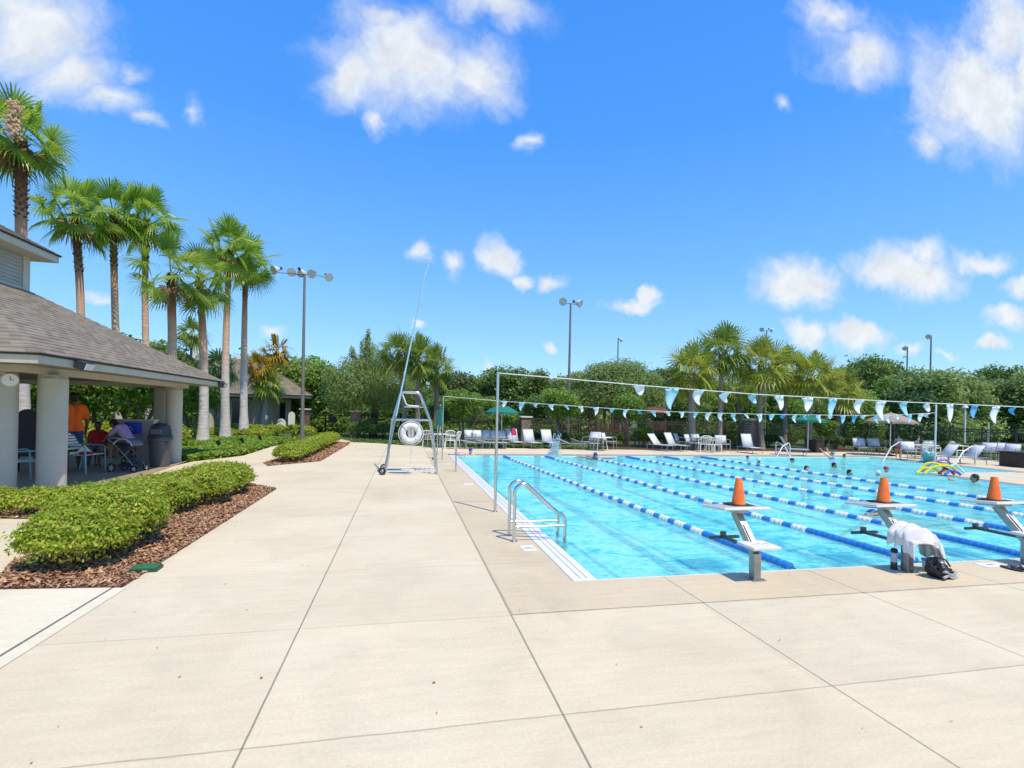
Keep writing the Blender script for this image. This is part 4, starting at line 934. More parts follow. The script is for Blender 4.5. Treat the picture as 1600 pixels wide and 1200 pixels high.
# ring buoy on near side
t = thing('ring_buoy', 'white ring buoy hanging on the side of the lifeguard chair', 'ring buoy', (.17, 12.80, 1.0))
b = MB(); b.tube([(.17+.195*math.cos(a), 12.80, 1.03+.195*math.sin(a)) for a in [i*pi/18 for i in range(36)]], .075, 14, closed=True); b.build('ring', M_whited, t, smooth=True, world=True)
b = MB(); b.tube([(.17+.30*math.cos(a), 12.80+.01*math.sin(8*a), 1.03+.30*math.sin(a)) for a in [i*pi/18 for i in range(36)]], .010, 6, closed=True)
for k in range(4):
    a = pi/4+k*pi/2; b.tube([(.17+(.205+.088*math.cos(u))*math.cos(a), 12.80+.088*math.sin(u), 1.03+(.205+.088*math.cos(u))*math.sin(a)) for u in [i*pi/6 for i in range(12)]], .009, 5, closed=True)
b.build('grab_line', M_rope, t, smooth=True, world=True)
b = MB()
for k in range(5): b.tube([(.17+.03*k-.06, 12.78, 1.20), (.15+.035*k-.05, 12.74, 1.03), (.17+.02*k-.04, 12.78, .90)], .010, 5)
b.tube([(.16, 12.79, .92), (.20, 12.78, .6), (.17, 12.79, .3), (.22, 12.8, .14)], .010, 6); b.tube([(.20, 12.79, .75), (.16, 12.78, .45)], .010, 6)
b.build('coiled_rope', M_rope, t, smooth=True, world=True)
b = MB(); b.tube([(.10, 12.84, 1.36), (.12, 12.82, 1.25)], .012, 6); b.build('hook', M_steel, t, world=True)
# rescue pole
t = thing('rescue_pole', 'long pale rescue pole leaning skyward against the lifeguard chair', 'rescue pole', (-.47, 12.84, 0))
b = MB(); b.tube([(-.47, 12.84, .02), (-.20, 12.92, 1.45)], .024, 10); b.build('grip', mat('grey_grip', (.25, .30, .33), .4, .5), t, smooth=True, world=True)
b = MB(); p0 = Vector((-.20, 12.92, 1.45)); p1 = Vector(at(664, 430, 13.2)); b.tube([p0, (p0+p1)/2, p1], [.023, .021, .018], 10); b.build('shaft', mat('pale_cyan_pole', (.42, .62, .66), .35, .3), t, smooth=True, world=True)
b = MB(); p2 = Vector(at(671, 411, 13.2)); b.tube([p1, p2, p2+Vector((.07, 0, .03)), p2+Vector((.12, 0, -.02))], .008, 6); b.build('hook', M_alu, t, smooth=True, world=True)
# grab rails on far side
def grab(label, pxs, rz=0):
    (x0, y0), (x1, y1) = pxs; q = gl(x0, y0)
    t = thing('grab_rail', label, 'grab rail', (q[0], q[1], 0), rz, 'white looped grab rails of the pool steps')
    return t
def grab_rail(label, bx, by, tx, ty, ex, ey, far=True, group=True):
    q = Vector(gl(bx, by)); T = Vector(at(tx, ty, q.y)); e = Vector(gp(ex, ey, WL)); 
    t = thing('grab_rail', label, 'grab rail', q, 0, 'looped grab rails at the pool steps')
    h = T.z; d = (Vector((e.x, e.y, 0))-q); L_ = d.length; d.normalize()
    pr = [(0, 0), (0, h*.72)]+[(h*.28-h*.28*math.cos(a), h*.72+h*.28*math.sin(a)) for a in [pi*.1*i for i in range(1, 6)]]+[(L_*.55, h*.72), (L_, e.z-.3 if False else -.12)]
    b = MB(); b.tube([q+d*s+Vector((0, 0, z)) for s, z in pr], .024, 10); b.build('handrail', M_alu, t, smooth=True, world=True)
    b = MB(); b.lathe([(.05, .001), (.05, .01), (.026, .02)], n=12); b.build('escutcheon', M_alu, t, smooth=True)
grab_rail('looped grab rail nearer the tall palms, left of a close pair', 1234, 712, 1214, 692, 1212, 714)
grab_rail('looped grab rail right beside another one, below the reclined lounger', 1212, 709, 1210, 690, 1238, 716)
grab_rail('sloping grab rail in front of the woman by the hedge', 1408, 716, 1404, 690, 1378, 721)
grab_rail('tall sloping grab rail right of the pool noodles', 1524, 728, 1518, 697, 1488, 730)
# ================================================================== LIGHT POLES
def lamp_head(t, c, dirv, s=1.):
    d = Vector(dirv).normalized(); Mr = d.to_track_quat('Z', 'Y').to_matrix()
    b = MB(); b.lathe([(.05*s, -.20*s), (.07*s, -.10*s), (.13*s, -.02*s), (.20*s, .14*s), (.215*s, .19*s)], c=c, n=16, M=Mr); sh = b.build('lamp_shade', M_alu, t, smooth=True)
    b = MB(); b.lathe([(.0, .185*s), (.205*s, .18*s)], c=c, n=16, M=Mr); b.build('lens', M_glass, sh, smooth=True)
    b = MB(); b.lathe([(.055*s, -.30*s), (.07*s, -.28*s), (.07*s, -.18*s), (.04*s, -.16*s)], c=c, n=10, M=Mr); b.build('lamp_socket', M_dark, sh)
def light_pole(label, base, h, heads, r=.06, lean=0., s=1.):
    t = thing('light_pole', label, 'light pole', base, 0)
    b = MB(); b.tube([(0, 0, -.05), (lean*.5, 0, h*.5), (lean, 0, h)], [r*1.25, r, r*.75], 12); b.box((0, 0, .1), (r*4, r*4, .2)); b.build('post', M_galv, t, smooth=False)
    top = Vector((lean, 0, h))
    for (dx, dy, dz, dv) in heads:
        e = top+Vector((dx, dy, dz)); b = MB(); m_ = top+Vector((dx*.75, dy*.75, -.04))
        b.tube([top, m_, e+Vector((-.02*dx, 0, -.14*s)), e+Vector((0, 0, .10*s))], .022, 6); b.build('arm', M_galv, t, smooth=True)
        lamp_head(t, e, dv, s)
    return t
q = gl(472, 685); hh = at(470, 428, q[1])[2]
light_pole('tall light pole with five floodlights left of the feathery tree', q, hh, [(-1.35, -.1, .12, (-.7, -.8, -.5)), (-.75, .2, .15, (.5, -.9, -.5)), (.42, -.1, .05, (-.2, -1, -.45)), (1.15, 0, -.02, (.55, -.9, -.55)), (-.3, .5, .25, (.1, .9, -.3))], .08, -.05, 1.08)
q = gl(887, 688); hh = at(890, 474, q[1])[2]
light_pole('tall light pole with two floodlights in the middle of the far side', q, hh, [(-.42, 0, .10, (-.7, -.9, -.35)), (.45, 0, .07, (.8, -.8, -.45))], .075, .0, 1.15)
for lab, x, yt, Y, hd in (('distant light pole with two lamps above the cabbage palms', 1198, 516, 40, [(-.45, 0, .1, (-.8, -.5, -.4)), (.45, 0, .1, (.8, -.6, -.5))]),
                      ('small distant lamp pole above the broad oak', 966, 530, 45, [(.25, 0, .0, (.9, -.4, -.4))]),
                      ('distant lamp pole standing highest above the trees on the right', 1455, 524, 33, [(-.22, 0, -.05, (-.9, -.4, -.4))]),
                      ('distant shorter lamp pole above the trees on the right', 1418, 541, 36, [(-.25, 0, -.1, (-.7, -.5, -.6))])):
    p = at(x, yt, Y); light_pole(lab, (p[0], Y, -.03), p[2], hd, .07, 0, .95)
# ================================================================== PAVILION
def shingle_mat():
    m, nt, b = new_mat('asphalt_shingles'); L = nt.links; g = N(nt, 'ShaderNodeNewGeometry'); sp = N(nt, 'ShaderNodeSeparateXYZ'); L.new(g.outputs['Position'], sp.inputs[0])
    def mm(op, a, c=None):
        n = N(nt, 'ShaderNodeMath', operation=op)
        for i, v in enumerate((a, c)):
            if v is None: continue
            if isinstance(v, (int, float)): n.inputs[i].default_value = v
            else: L.new(v, n.inputs[i])
        return n.outputs[0]
    row = mm('FLOOR', mm('DIVIDE', sp.outputs[2], .0731)); al = mm('ADD', sp.outputs[0], sp.outputs[1])
    colm = mm('FLOOR', mm('DIVIDE', mm('ADD', al, mm('MULTIPLY', row, .137)), .17))
    cx = N(nt, 'ShaderNodeCombineXYZ'); L.new(row, cx.inputs[0]); L.new(colm, cx.inputs[1]); wn = N(nt, 'ShaderNodeTexWhiteNoise', noise_dimensions='2D'); L.new(cx.outputs[0], wn.inputs['Vector'])
    n1 = N(nt, 'ShaderNodeTexNoise', Scale=60., Detail=4.); L.new(g.outputs['Position'], n1.inputs['Vector'])
    n2 = N(nt, 'ShaderNodeTexNoise', Scale=.7, Detail=3.); L.new(g.outputs['Position'], n2.inputs['Vector'])
    f = mm('ADD', mm('MULTIPLY', wn.outputs['Value'], .45), mm('ADD', mm('MULTIPLY', n1.outputs['Fac'], .45), mm('MULTIPLY', n2.outputs['Fac'], .3)))
    r = N(nt, 'ShaderNodeValToRGB'); L.new(f, r.inputs[0]); e = r.color_ramp.elements; e[0].position = .25; e[1].position = .95
    e[0].color = (.165, .14, .108, 1); e[1].color = (.30, .265, .205, 1); L.new(r.outputs[0], b.inputs['Base Color']); b.inputs['Roughness'].default_value = .95; b.inputs['Specular IOR Level'].default_value = .15
    bp = N(nt, 'ShaderNodeBump', Strength=.5, Distance=.008); L.new(f, bp.inputs['Height']); L.new(bp.outputs[0], b.inputs['Normal']); return m
M_sh = shingle_mat()
def hip_roof(b, lo, hi, ilo, ihi, z0, z1, rows, lift=.016):
    """stepped shingle courses between two rectangular rings"""
    def ring(t):
        x0 = lo[0]+(ilo[0]-lo[0])*t; y0 = lo[1]+(ilo[1]-lo[1])*t; x1 = hi[0]+(ihi[0]-hi[0])*t; y1 = hi[1]+(ihi[1]-hi[1])*t; z = z0+(z1-z0)*t
        return [(x0, y0, z), (x1, y0, z), (x1, y1, z), (x0, y1, z)]
    for i in range(rows):
        a = [(x, y, z+lift) for x, y, z in ring(i/rows)]; a0 = ring(i/rows); c = [(x, y, z+.003) for x, y, z in ring(min(1, (i+1.12)/rows))]
        for k in range(4):
            k2 = (k+1) % 4; b.add([a[k], a[k2], c[k2], c[k]], [(0, 1, 2, 3)]); b.add([a0[k], a0[k2], a[k2], a[k]], [(0, 1, 2, 3)])
PC = (-10.4, 13.25)
t = pav = thing('pavilion', 'open sided pavilion with grey shingle hip roof and round columns', 'pavilion', (-10.4, 13.25, 0))
EX0, EX1, EY0, EY1, EZ = -15.3, -5.5, 9.12, 17.37, 2.36
b = MB(); hip_roof(b, (EX0, EY0), (EX1, EY1), (-11.95, 12.35), (-8.85, 14.15), EZ, 4.26, 26); rf = b.build('roof', M_sh, t, world=True)
b = MB(); b.bb((EX0+.02, EY0+.02, EZ-.03), (EX1-.02, EY1-.02, EZ-.001)); b.build('drip_edge', M_dark, rf, world=True)
b = MB()
for (x0, y0, x1, y1) in ((EX0+.05, EY0+.05, EX1-.05, EY0+.09), (EX0+.05, EY1-.09, EX1-.05, EY1-.05), (EX0+.05, EY0+.09, EX0+.09, EY1-.09), (EX1-.09, EY0+.09, EX1-.05, EY1-.09)): b.bb((x0, y0, 2.20), (x1, y1, EZ-.031))
b.build('fascia', M_trim, t, world=True)
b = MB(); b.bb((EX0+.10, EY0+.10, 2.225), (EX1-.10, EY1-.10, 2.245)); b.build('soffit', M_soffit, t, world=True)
b = MB(); BX = -6.22
b.bb((BX-.16, 9.95, 2.10), (BX, 16.55, 2.222)); b.bb((-14.6, 9.95, 2.10), (-14.44, 16.55, 2.222)); b.bb((-14.44, 9.96, 2.101), (BX-.16, 10.12, 2.222)); b.bb((-14.44, 16.38, 2.101), (BX-.16, 16.54, 2.222)); b.build('beam', M_trim, t, world=True)
COLS = [(-6.23, 10.70, .215), (-6.74, 10.28, .215), (-6.34, 15.92, .20), (-6.85, 16.42, .20), (-14.4, 10.6, .2), (-14.4, 16.0, .2), (-11.5, 16.45, .2)]
for (x, y, r) in COLS:
    b = MB(); b.lathe([(r*1.04, .008), (r*1.02, .05), (r, .08), (r, 2.03)], c=(x, y, 0), n=32); c = b.build('column', M_stucco, t, smooth=True, world=True)
    b = MB(); b.bb((x-.15, y-.15, 2.03), (x+.15, y+.15, 2.099)); b.build('capital', M_trim, c, world=True)
# cupola
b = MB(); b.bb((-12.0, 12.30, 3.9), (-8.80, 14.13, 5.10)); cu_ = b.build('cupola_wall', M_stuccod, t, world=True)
b = MB()
for k in range(9): z = 4.30+k*.085; b.bb((-8.7995, 12.5, z), (-8.785, 13.93, z+.075))
b.build('siding_panel', M_stuccod, cu_, world=True)
b = MB(); b.bb((-8.80, 13.94, 4.0), (-8.765, 14.16, 5.09)); b.bb((-8.80, 12.3, 4.18), (-8.775, 13.939, 4.285)); b.bb((-9.0, 14.13, 4.0), (-8.80, 14.16, 5.09)); b.bb((-8.80, 12.3, 4.05), (-8.782, 13.939, 4.165)); b.build('corner_trim', M_trim, cu_, world=True)
b = MB(); hip_roof(b, (-12.45, 11.85), (-8.33, 14.55), (-10.9, 13.15), (-9.9, 13.25), 5.20, 6.05, 14); cr_ = b.build('cupola_roof', M_sh, t, world=True)
b = MB(); b.bb((-12.43, 11.87, 5.172), (-8.35, 14.53, 5.199)); b.build('drip_edge', M_dark, cr_, world=True)
b = MB(); b.bb((-12.40, 11.90, 5.02), (-8.38, 14.50, 5.171)); b.build('fascia', M_trim, cr_, world=True)
# fixtures on the pavilion
def flood(label, c, s=1.):
    t = thing('floodlight', label, 'floodlight', c, 0, None)
    b = MB(); b.box((.06*s, 0, -.02), (.13*s, .24*s, .13*s), M=Matrix.Rotation(.35, 3, 'Y')); b.build('housing', M_dark, t, bevel=.006)
    b = MB(); b.box((.132*s, 0, -.045), (.012*s, .20*s, .10*s), M=Matrix.Rotation(.35, 3, 'Y')); b.build('glass', M_glass, t)
    b = MB(); b.tube([(-.03, 0, .0), (.05, 0, 0)], .02, 6); b.build('bracket', M_dark, t)
flood('floodlight on the pavilion eave near its left corner', (EX1-.02, 10.15, 2.27), 1.1); flood('floodlight at the far end of the pavilion eave', (EX1-.02, 17.0, 2.27), 1.1)
q = at(21, 594, 10.20); t = thing('wall_clock', 'round white clock on the leftmost pavilion column', 'clock', (-6.52, 10.12, q[2]), math.radians(38))
b = MB(); Mr = Matrix.Rotation(pi/2, 3, 'X'); b.lathe([(.105, -.03), (.115, .0), (.105, .02)], n=24, M=Mr); b.build('rim', M_alu, t, smooth=True)
b = MB(); b.lathe([(.0, .022), (.095, .0215)], n=24, M=Mr); f_ = b.build('clock_face', M_white, t)
b = MB(); b.box((0, -.026, .025), (.008, .003, .06)); b.box((.02, -.026, 0), (.05, .003, .008)); b.build('hands', M_black, f_)
t = thing('low_wall', 'low grey stucco wall between the far pavilion columns', 'wall', (-7.3, 15.3, 0), 0)
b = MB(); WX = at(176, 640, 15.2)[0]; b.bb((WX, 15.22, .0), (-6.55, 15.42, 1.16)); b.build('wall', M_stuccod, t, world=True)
b = MB(); b.bb((WX-.03, 15.19, 1.161), (-6.52, 15.45, 1.20)); b.build('cap', M_stucco, t, world=True)
t = thing('recycling_box', 'blue recycling box fixed to the low pavilion wall', 'recycling box', (-6.9, 15.08, .75))
b = MB(); b.bb((-7.14, 15.0, .82), (-6.82, 15.215, 1.12)); b.build('box_body', M_bluebox, t, world=True, bevel=.01)
b = MB(); 
for k in range(3):
    a = k*2.094+pi/2; c = Vector((-6.98, 14.996, .96)); d = Vector((math.cos(a), 0, math.sin(a))); s_ = Vector((-math.sin(a), 0, math.cos(a)))
    b.add([c+d*.05+s_*.035, c+d*.05-s_*.02, c+d*.032-s_*.02, c+d*.032+s_*.035], [(0, 1, 2, 3)])
b.build('recycling_arrows', M_yel, t, world=True)
t = thing('trash_bin', 'grey trash bin with dark domed lid beside the far pavilion column', 'trash bin', (-6.17, 14.72, .0))
b = MB(); b.lathe([(.20, .008), (.215, .02), (.245, .66), (.27, .68), (.272, .74)], n=28); b.build('bin_body', M_bin, t, smooth=True)
b = MB(); b.lathe([(.285, .735), (.288, .79), (.25, .81), (.235, .95), (.21, 1.06), (.13, 1.12), (.0, 1.135)], n=28); l_ = b.build('lid', M_bind, t, smooth=True)
b = MB(); b.box((.0, -.215, .92), (.24, .09, .13)); b.build('flap', mat('grey_flap', (.10, .11, .13), .4), l_, bevel=.01)
for a in (-.5, pi+.5):
    b = MB(); b.box((.27*math.cos(a), .27*math.sin(a), .62), (.06, .08, .03)); b.build('handle', M_bin, t)
# ================================================================== BACK BUILDING
t = thing('clubhouse', 'low stucco building with grey hip roof behind the palms', 'building', (-14, 38, 0))
b = MB(); b.bb((-34, 36.5, 0), (-7.5, 43, 2.15)); b.build('wall', M_stucco, t, world=True)
b = MB(); hip_roof(b, (-35, 35.0), (-5.9, 44.5), (-31, 39.6), (-10.6, 39.9), 2.42, 5.05, 30, .03); rf = b.build('roof', M_sh, t, world=True)
b = MB(); b.bb((-34.95, 35.05, 2.39), (-5.95, 44.4, 2.419)); b.build('drip_edge', M_dark, rf, world=True)
b = MB(); b.bb((-34.9, 35.1, 2.22), (-6.0, 44.35, 2.389)); b.build('fascia', M_trim, t, world=True)
for (x, w_) in ((-10.6, 1.1), (-13.6, 1.0), (-8.0, .45)):
    b = MB(); b.bb((x-w_/2, 36.47, .05 if w_ > .5 else .8), (x+w_/2, 36.497, 1.95)); f_ = b.build('door' if w_ > .5 else 'window', M_window, t, world=True)
    b = MB(); 
    for sx in (-1, 1): b.bb((x+sx*w_/2-.04, 36.44, .05), (x+sx*w_/2+.04, 36.469, 2.0))
    b.bb((x-w_/2-.04, 36.44, 2.0), (x+w_/2+.04, 36.469, 2.08)); b.build('frame', M_trim, f_, world=True)
for x in (-8.9, -12.2, -15.4):
    b = MB(); b.lathe([(.26, 0), (.25, 2.05)], c=(x, 35.8, 0), n=20); c = b.build('column', M_stucco, t, smooth=True, world=True)
    b = MB(); b.bb((x-.2, 35.6, 2.051), (x+.2, 36.0, 2.219)); b.build('capital', M_trim, c, world=True)
for x, w_ in ((-12.9, .3), (-11.6, .5)):
    b = MB(); b.bb((x-w_/2, 39.5, 4.9), (x+w_/2, 39.9, 5.25)); b.build('roof_vent', M_white, rf, world=True)
b = MB(); b.lathe([(.22, 4.8), (.22, 5.9), (.28, 5.95), (.1, 6.05)], c=(-14.6, 39.6, 0), n=14); b.build('flue', M_alu, rf, smooth=True, world=True)
def brick_mat():
    m, nt, b = new_mat('stacked_brick'); L = nt.links; g = N(nt, 'ShaderNodeTexCoord'); mp = N(nt, 'ShaderNodeMapping'); L.new(g.outputs['Object'], mp.inputs[0]); mp.inputs['Rotation'].default_value = (pi/2, 0, 0)
    bt = N(nt, 'ShaderNodeTexBrick'); L.new(mp.outputs[0], bt.inputs['Vector']); bt.inputs['Scale'].default_value = 4.; bt.inputs['Color1'].default_value = (.17, .085, .055, 1); bt.inputs['Color2'].default_value = (.30, .19, .13, 1); bt.inputs['Mortar'].default_value = (.30, .27, .22, 1); bt.inputs['Mortar Size'].default_value = .03
    L.new(bt.outputs['Color'], b.inputs['Base Color']); b.inputs['Roughness'].default_value = .9; bp = N(nt, 'ShaderNodeBump', Strength=.6, Distance=.02); L.new(bt.outputs['Fac'], bp.inputs['Height']); bp.invert = True; L.new(bp.outputs[0], b.inputs['Normal']); return m
M_brick = brick_mat()
def pillar(label, x, y, w_, h):
    t = thing('brick_pillar', label, 'brick pillar', (x, y, -.03), 0, 'brick pillars of the fence')
    b = MB(); b.bb((-w_/2, -w_/2, 0), (w_/2, w_/2, h)); b.build('shaft', M_brick, t, bevel=.01)
    b = MB(); b.bb((-w_/2-.06, -w_/2-.06, h+.001), (w_/2+.06, w_/2+.06, h+.09)); b.build('cap', M_path, t, bevel=.02)
q = at(821, 652, 25.6); pillar('brick pillar with pale cap behind the white loungers', q[0], 25.6, .52, q[2])
q = at(1176, 656, 23.6); pillar('brick pillar with pale cap between the cabbage palms', q[0], 23.6, .62, q[2])
q = at(556, 643, 30.6); pillar('shaded brick pillar at the gate under the feathery tree', q[0], 30.6, .55, q[2])
q = at(477, 640, 33.5); pillar('brick pillar at the right end of the back building', q[0], 33.5, .5, q[2])
# fences
M_fence = mat('bronze_fence_paint', (.11, .09, .07), .5, .2, .15); M_fenceb = mat('black_fence_paint', (.012, .012, .012), .5, .2, .1)
def fence(label, P, h, step, m, sp=.085, cat='fence'):
    t = thing('picket_fence', label, cat, (P[0][0], P[0][1], -.03))
    b = MB(); k = MB(); 
    for (x0, y0), (x1, y1) in zip(P, P[1:]):
        L_ = math.hypot(x1-x0, y1-y0); ang = math.atan2(y1-y0, x1-x0); mx_, my_ = (x0+x1)/2, (y0+y1)/2
        for z in (h-.03, h-.16, .12): b.box((mx_, my_, z), (L_, .035, .04), ang)
        n = int(L_/sp)
        for i in range(n):
            u = (i+.5)/n; k.box((x0+(x1-x0)*u, y0+(y1-y0)*u, h*.5-.01), (.016, .016, h-.06), ang)
        n = max(1, round(L_/step))
        for i in range(n):
            u = i/n; c = MB(); c.box((x0+(x1-x0)*u, y0+(y1-y0)*u, h*.5+.01), (.06, .06, h+.06), ang); c.box((x0+(x1-x0)*u, y0+(y1-y0)*u, h+.05), (.08, .08, .02), ang); c.build('post', m, t, world=True)
    b.build('rails', m, t, world=True); k.build('pickets', m, t, world=True)
fence('long bronze picket fence behind the loungers and chairs', [(3.2, 27.8), (9.7, 27.2), (16, 26.6), (25.7, 25.4), (28.7, 18.7), (31.4, 12.8), (34, 7)], 1.30, 1.3, M_fence)
fence('black picket fence and gate in the shade of the feathery tree', [(-6.2, 32.2), (-2.9, 31.0), (-.2, 30.0), (3.1, 28.6)], 1.38, 1.6, M_fenceb)
q = at(520, 654, 31.2); t = thing('call_box', 'black call box mounted on the gate', 'box', (q[0], 31.15, q[2]-.15))
b = MB(); b.box((0, 0, .1), (.42, .14, .28)); b.build('box_body', M_black, t, bevel=.01); b = MB(); b.box((0, -.04, .25), (.46, .22, .03)); b.build('hood', M_dark, t)
# playhouse
M_wood = mat('red_brown_timber', (.13, .055, .038), .8, 0, .25, 6., .3, 40., stretch=(1, 1, 6))
x0 = at(925, 660, 29.5)[0]; x1 = at(1035, 660, 29.5)[0]
t = thing('playhouse', 'red brown timber play structure behind the fence', 'play structure', ((x0+x1)/2, 29.5, -.03))
for x in (x0+.1, x0+1.1, x0+2.0, x1-1.3, x1-.1):
    for y in (29.0, 30.2):
        b = MB(); b.bb((x-.06, y-.06, 0), (x+.06, y+.06, 2.0 if x < x0+1.5 else 1.75)); b.build('post', M_wood, t, world=True)
b = MB(); b.bb((x0, 28.95, .55), (x0+2.1, 30.25, .62)); b.bb((x1-1.4, 28.95, .7), (x1, 30.25, .77)); b.build('platform', M_wood, t, world=True)
b = MB()
for k in range(12): b.bb((x1-1.34+k*.11, 28.92, .78), (x1-1.28+k*.11, 28.95, 1.25))
for k in range(10): b.bb((x0+.1+k*.2, 28.92, .63), (x0+.18+k*.2, 28.95, 1.05))
b.build('railing', M_wood, t, world=True)
b = MB(); b.add([(x1-1.6, 28.8, 1.75), (x1+.15, 28.8, 1.75), (x1+.15, 29.6, 2.15), (x1-1.6, 29.6, 2.15), (x1+.15, 30.4, 1.75), (x1-1.6, 30.4, 1.75)], [(0, 1, 2, 3), (3, 2, 4, 5), (0, 3, 5), (1, 4, 2)]); b.build('roof', M_wood, t, world=True, solid=.05)
b = MB(); b.grid([[(x0+2.1+.35*i, y, .62*(1-i/4)**.9+.05) for i in range(5)] for y in (29.2, 29.35, 29.5, 29.65)]); b.build('slide', mat('yellowish_slide', (.35, .33, .25), .4), t, smooth=True, world=True, solid=.03)
# ================================================================== FURNITURE
def chair_parts(t, w=.48, d=.46, hs=.36, hb=.74, sl=M_sling, fr=M_chrframe, arms=True):
    b = MB(); b.grid([[(x, y, z) for x in (-w/2, 0, w/2)] for (y, z) in ((-d/2, hs+.02), (0, hs-.015), (d/2, hs))]); b.build('seat', sl, t, smooth=True, solid=.012)
    b = MB(); b.grid([[(x, y, z) for x in (-w/2, 0, w/2)] for (y, z) in ((d/2, hs+.05), (d/2+.05, (hs+hb)/2), (d/2+.12, hb))]); b.build('backrest', sl, t, smooth=True, solid=.012)
    for sx in (-1, 1):
        x = sx*(w/2+.015); b = MB()
        b.tube([(x, -d/2-.02, 0), (x, -d/2, hs), (x, -d/2+.02, hs+.2 if arms else hs), (x, d/2+.06, hs+.22 if arms else hs)], .014, 6)
        b.tube([(x, d/2+.05, 0), (x, d/2, hs), (x, d/2+.13, hb+.01)], .014, 6); b.tube([(x, -d/2, hs), (x, d/2, hs)], .012, 6); b.build('side_frame', fr, t, smooth=True)
    b = MB(); b.tube([(-w/2, d/2+.13, hb+.01), (w/2, d/2+.13, hb+.01)], .013, 6); b.tube([(-w/2, -d/2, hs), (w/2, -d/2, hs)], .013, 6); b.build('cross_tube', fr, t, smooth=True)
def lounger_parts(t, ang, L_=1.35, bl=.62, w=.5, h=.27):
    a = math.radians(ang); b = MB(); b.grid([[(x, y, h-.01*(x == 0)) for x in (-w/2, 0, w/2)] for y in (-L_/2, -L_/4, 0, .1)]); b.build('seat', M_sling, t, smooth=True, solid=.014)
    b = MB(); b.grid([[(x, .1+s*bl*math.cos(a), h+s*bl*math.sin(a)-.01*(x == 0)) for x in (-w/2, 0, w/2)] for s in (0, .5, 1)]); b.build('backrest', M_sling, t, smooth=True, solid=.014)
    b = MB()
    for sx in (-1, 1):
        x = sx*(w/2+.01); b.tube([(x, -L_/2, h), (x, L_/2-.1, h)], .016, 6); b.tube([(x, .1, h), (x, .1+bl*math.cos(a), h+bl*math.sin(a))], .015, 6)
    b.tube([(-w/2, .1+bl*math.cos(a), h+bl*math.sin(a)), (w/2, .1+bl*math.cos(a), h+bl*math.sin(a))], .015, 6); b.tube([(-w/2, -L_/2, h), (w/2, -L_/2, h)], .015, 6); b.build('frame', M_chrframe, t, smooth=True)
    for y in (-L_/2+.12, L_/2-.2):
        for sx in (-1, 1):
            b = MB(); x = sx*(w/2); b.tube([(x, y, h), (x, y+.03, 0)], .016, 6); b.build('leg', M_chrframe, t, smooth=True)
def resin_parts(t):
    w, d, hs, hb = .46, .42, .36, .76
    b = MB(); b.bb((-w/2, -d/2, hs-.02), (w/2, d/2, hs)); b.build('seat', M_resin, t, bevel=.008)
    b = MB()
    for k in range(6):
        x = -w/2+.03+k*(w-.06)/5; b.tube([(x, d/2, hs), (x, d/2+.09, hb-.04-.03*abs(k-2.5)/2.5)], .014, 5)
    b.tube([(-w/2, d/2+.085, hb-.08), (-w/4, d/2+.10, hb-.02), (w/4, d/2+.10, hb-.02), (w/2, d/2+.085, hb-.08)], .02, 6); b.build('backrest', M_resin, t, smooth=True)
    for sx in (-1, 1):
        x = sx*w/2; b = MB(); b.tube([(x, d/2+.07, hb-.1), (x, d/2+.02, .56), (x, -d/2, .56), (x, -d/2+.01, .36)], .018, 6); b.build('armrest', M_resin, t, smooth=True)
        for sy in (-1, 1):
            b = MB(); b.tube([(x, sy*d/2, hs), (x*1.08, sy*(d/2+.03), 0)], .02, 6); b.build('leg', M_resin, t, smooth=True)
def table_parts(t, r=.5, h=.6, m=M_resin):
    b = MB(); b.lathe([(.0, h-.02), (r, h-.02), (r, h), (.0, h+.001)], n=24); b.build('tabletop', m, t)
    for k in range(4):
        a = pi/4+k*pi/2; b = MB(); b.tube([(math.cos(a)*r*.5, math.sin(a)*r*.5, h-.02), (math.cos(a)*r*.7, math.sin(a)*r*.7, 0)], .018, 6); b.build('leg', m, t, smooth=True)
KIND = {'chair': (chair_parts, 'patio_chair', 'chair', 'white sling chairs around the pool'), 'resin': (resin_parts, 'resin_chair', 'chair', 'white resin chairs'),
        'table': (table_parts, 'patio_table', 'table', 'patio tables around the pool')}
PROT = {}
def put(kind, x, y, rz, lab, ang=0, z=0., s=1.):
    q = gl(x, y); key = (kind, ang)
    if key not in PROT:
        if kind == 'lounger': t = thing('sun_lounger', lab, 'sun lounger', (q[0], q[1], z), math.radians(rz), 'white sling loungers around the pool'); lounger_parts(t, ang)
        else:
            f, nm, cat, grp = KIND[kind]; t = thing(nm, lab, cat, (q[0], q[1], z), math.radians(rz), grp); f(t)
        PROT[key] = t
    else:
        t = copy_tree(PROT[key]); t.location = (q[0], q[1], z); t.rotation_euler = (0, 0, math.radians(rz)); t['label'] = lab
    t.scale = (s, s, s)
    return t
# local front is -Y (towards the camera) at rz = 0
put('resin', 672, 699, 150, 'white resin chair farthest left, behind the lifeguard chair'); put('resin', 699, 698, 200, 'white resin chair right of the white table by the lifeguard chair'); put('resin', 707, 701, 240, 'white resin chair at the far left pool corner, nearest the post')
put('table', 685, 699, 0, 'white table beside the closed green umbrella')
for i, (x, r_, lab) in enumerate([(735, 0, 'white sling chair leftmost in the row under the open green umbrella'), (749, 8, 'white sling chair second in the row under the open green umbrella'), (763, -5, 'white sling chair third in the row under the open green umbrella'), (777, 5, 'white sling chair fourth in the row, at the foot of the open green umbrella'), (789, 20, 'white sling chair at the right end of the row under the umbrella')]): put('chair', x, 698+.3*i, r_, lab)
for i, (x, lab) in enumerate([(745, 'flat white lounger in front of the left chair row'), (770, 'flat white lounger beside the near flag pole')]): put('lounger', x, 701, 90, lab, 8)
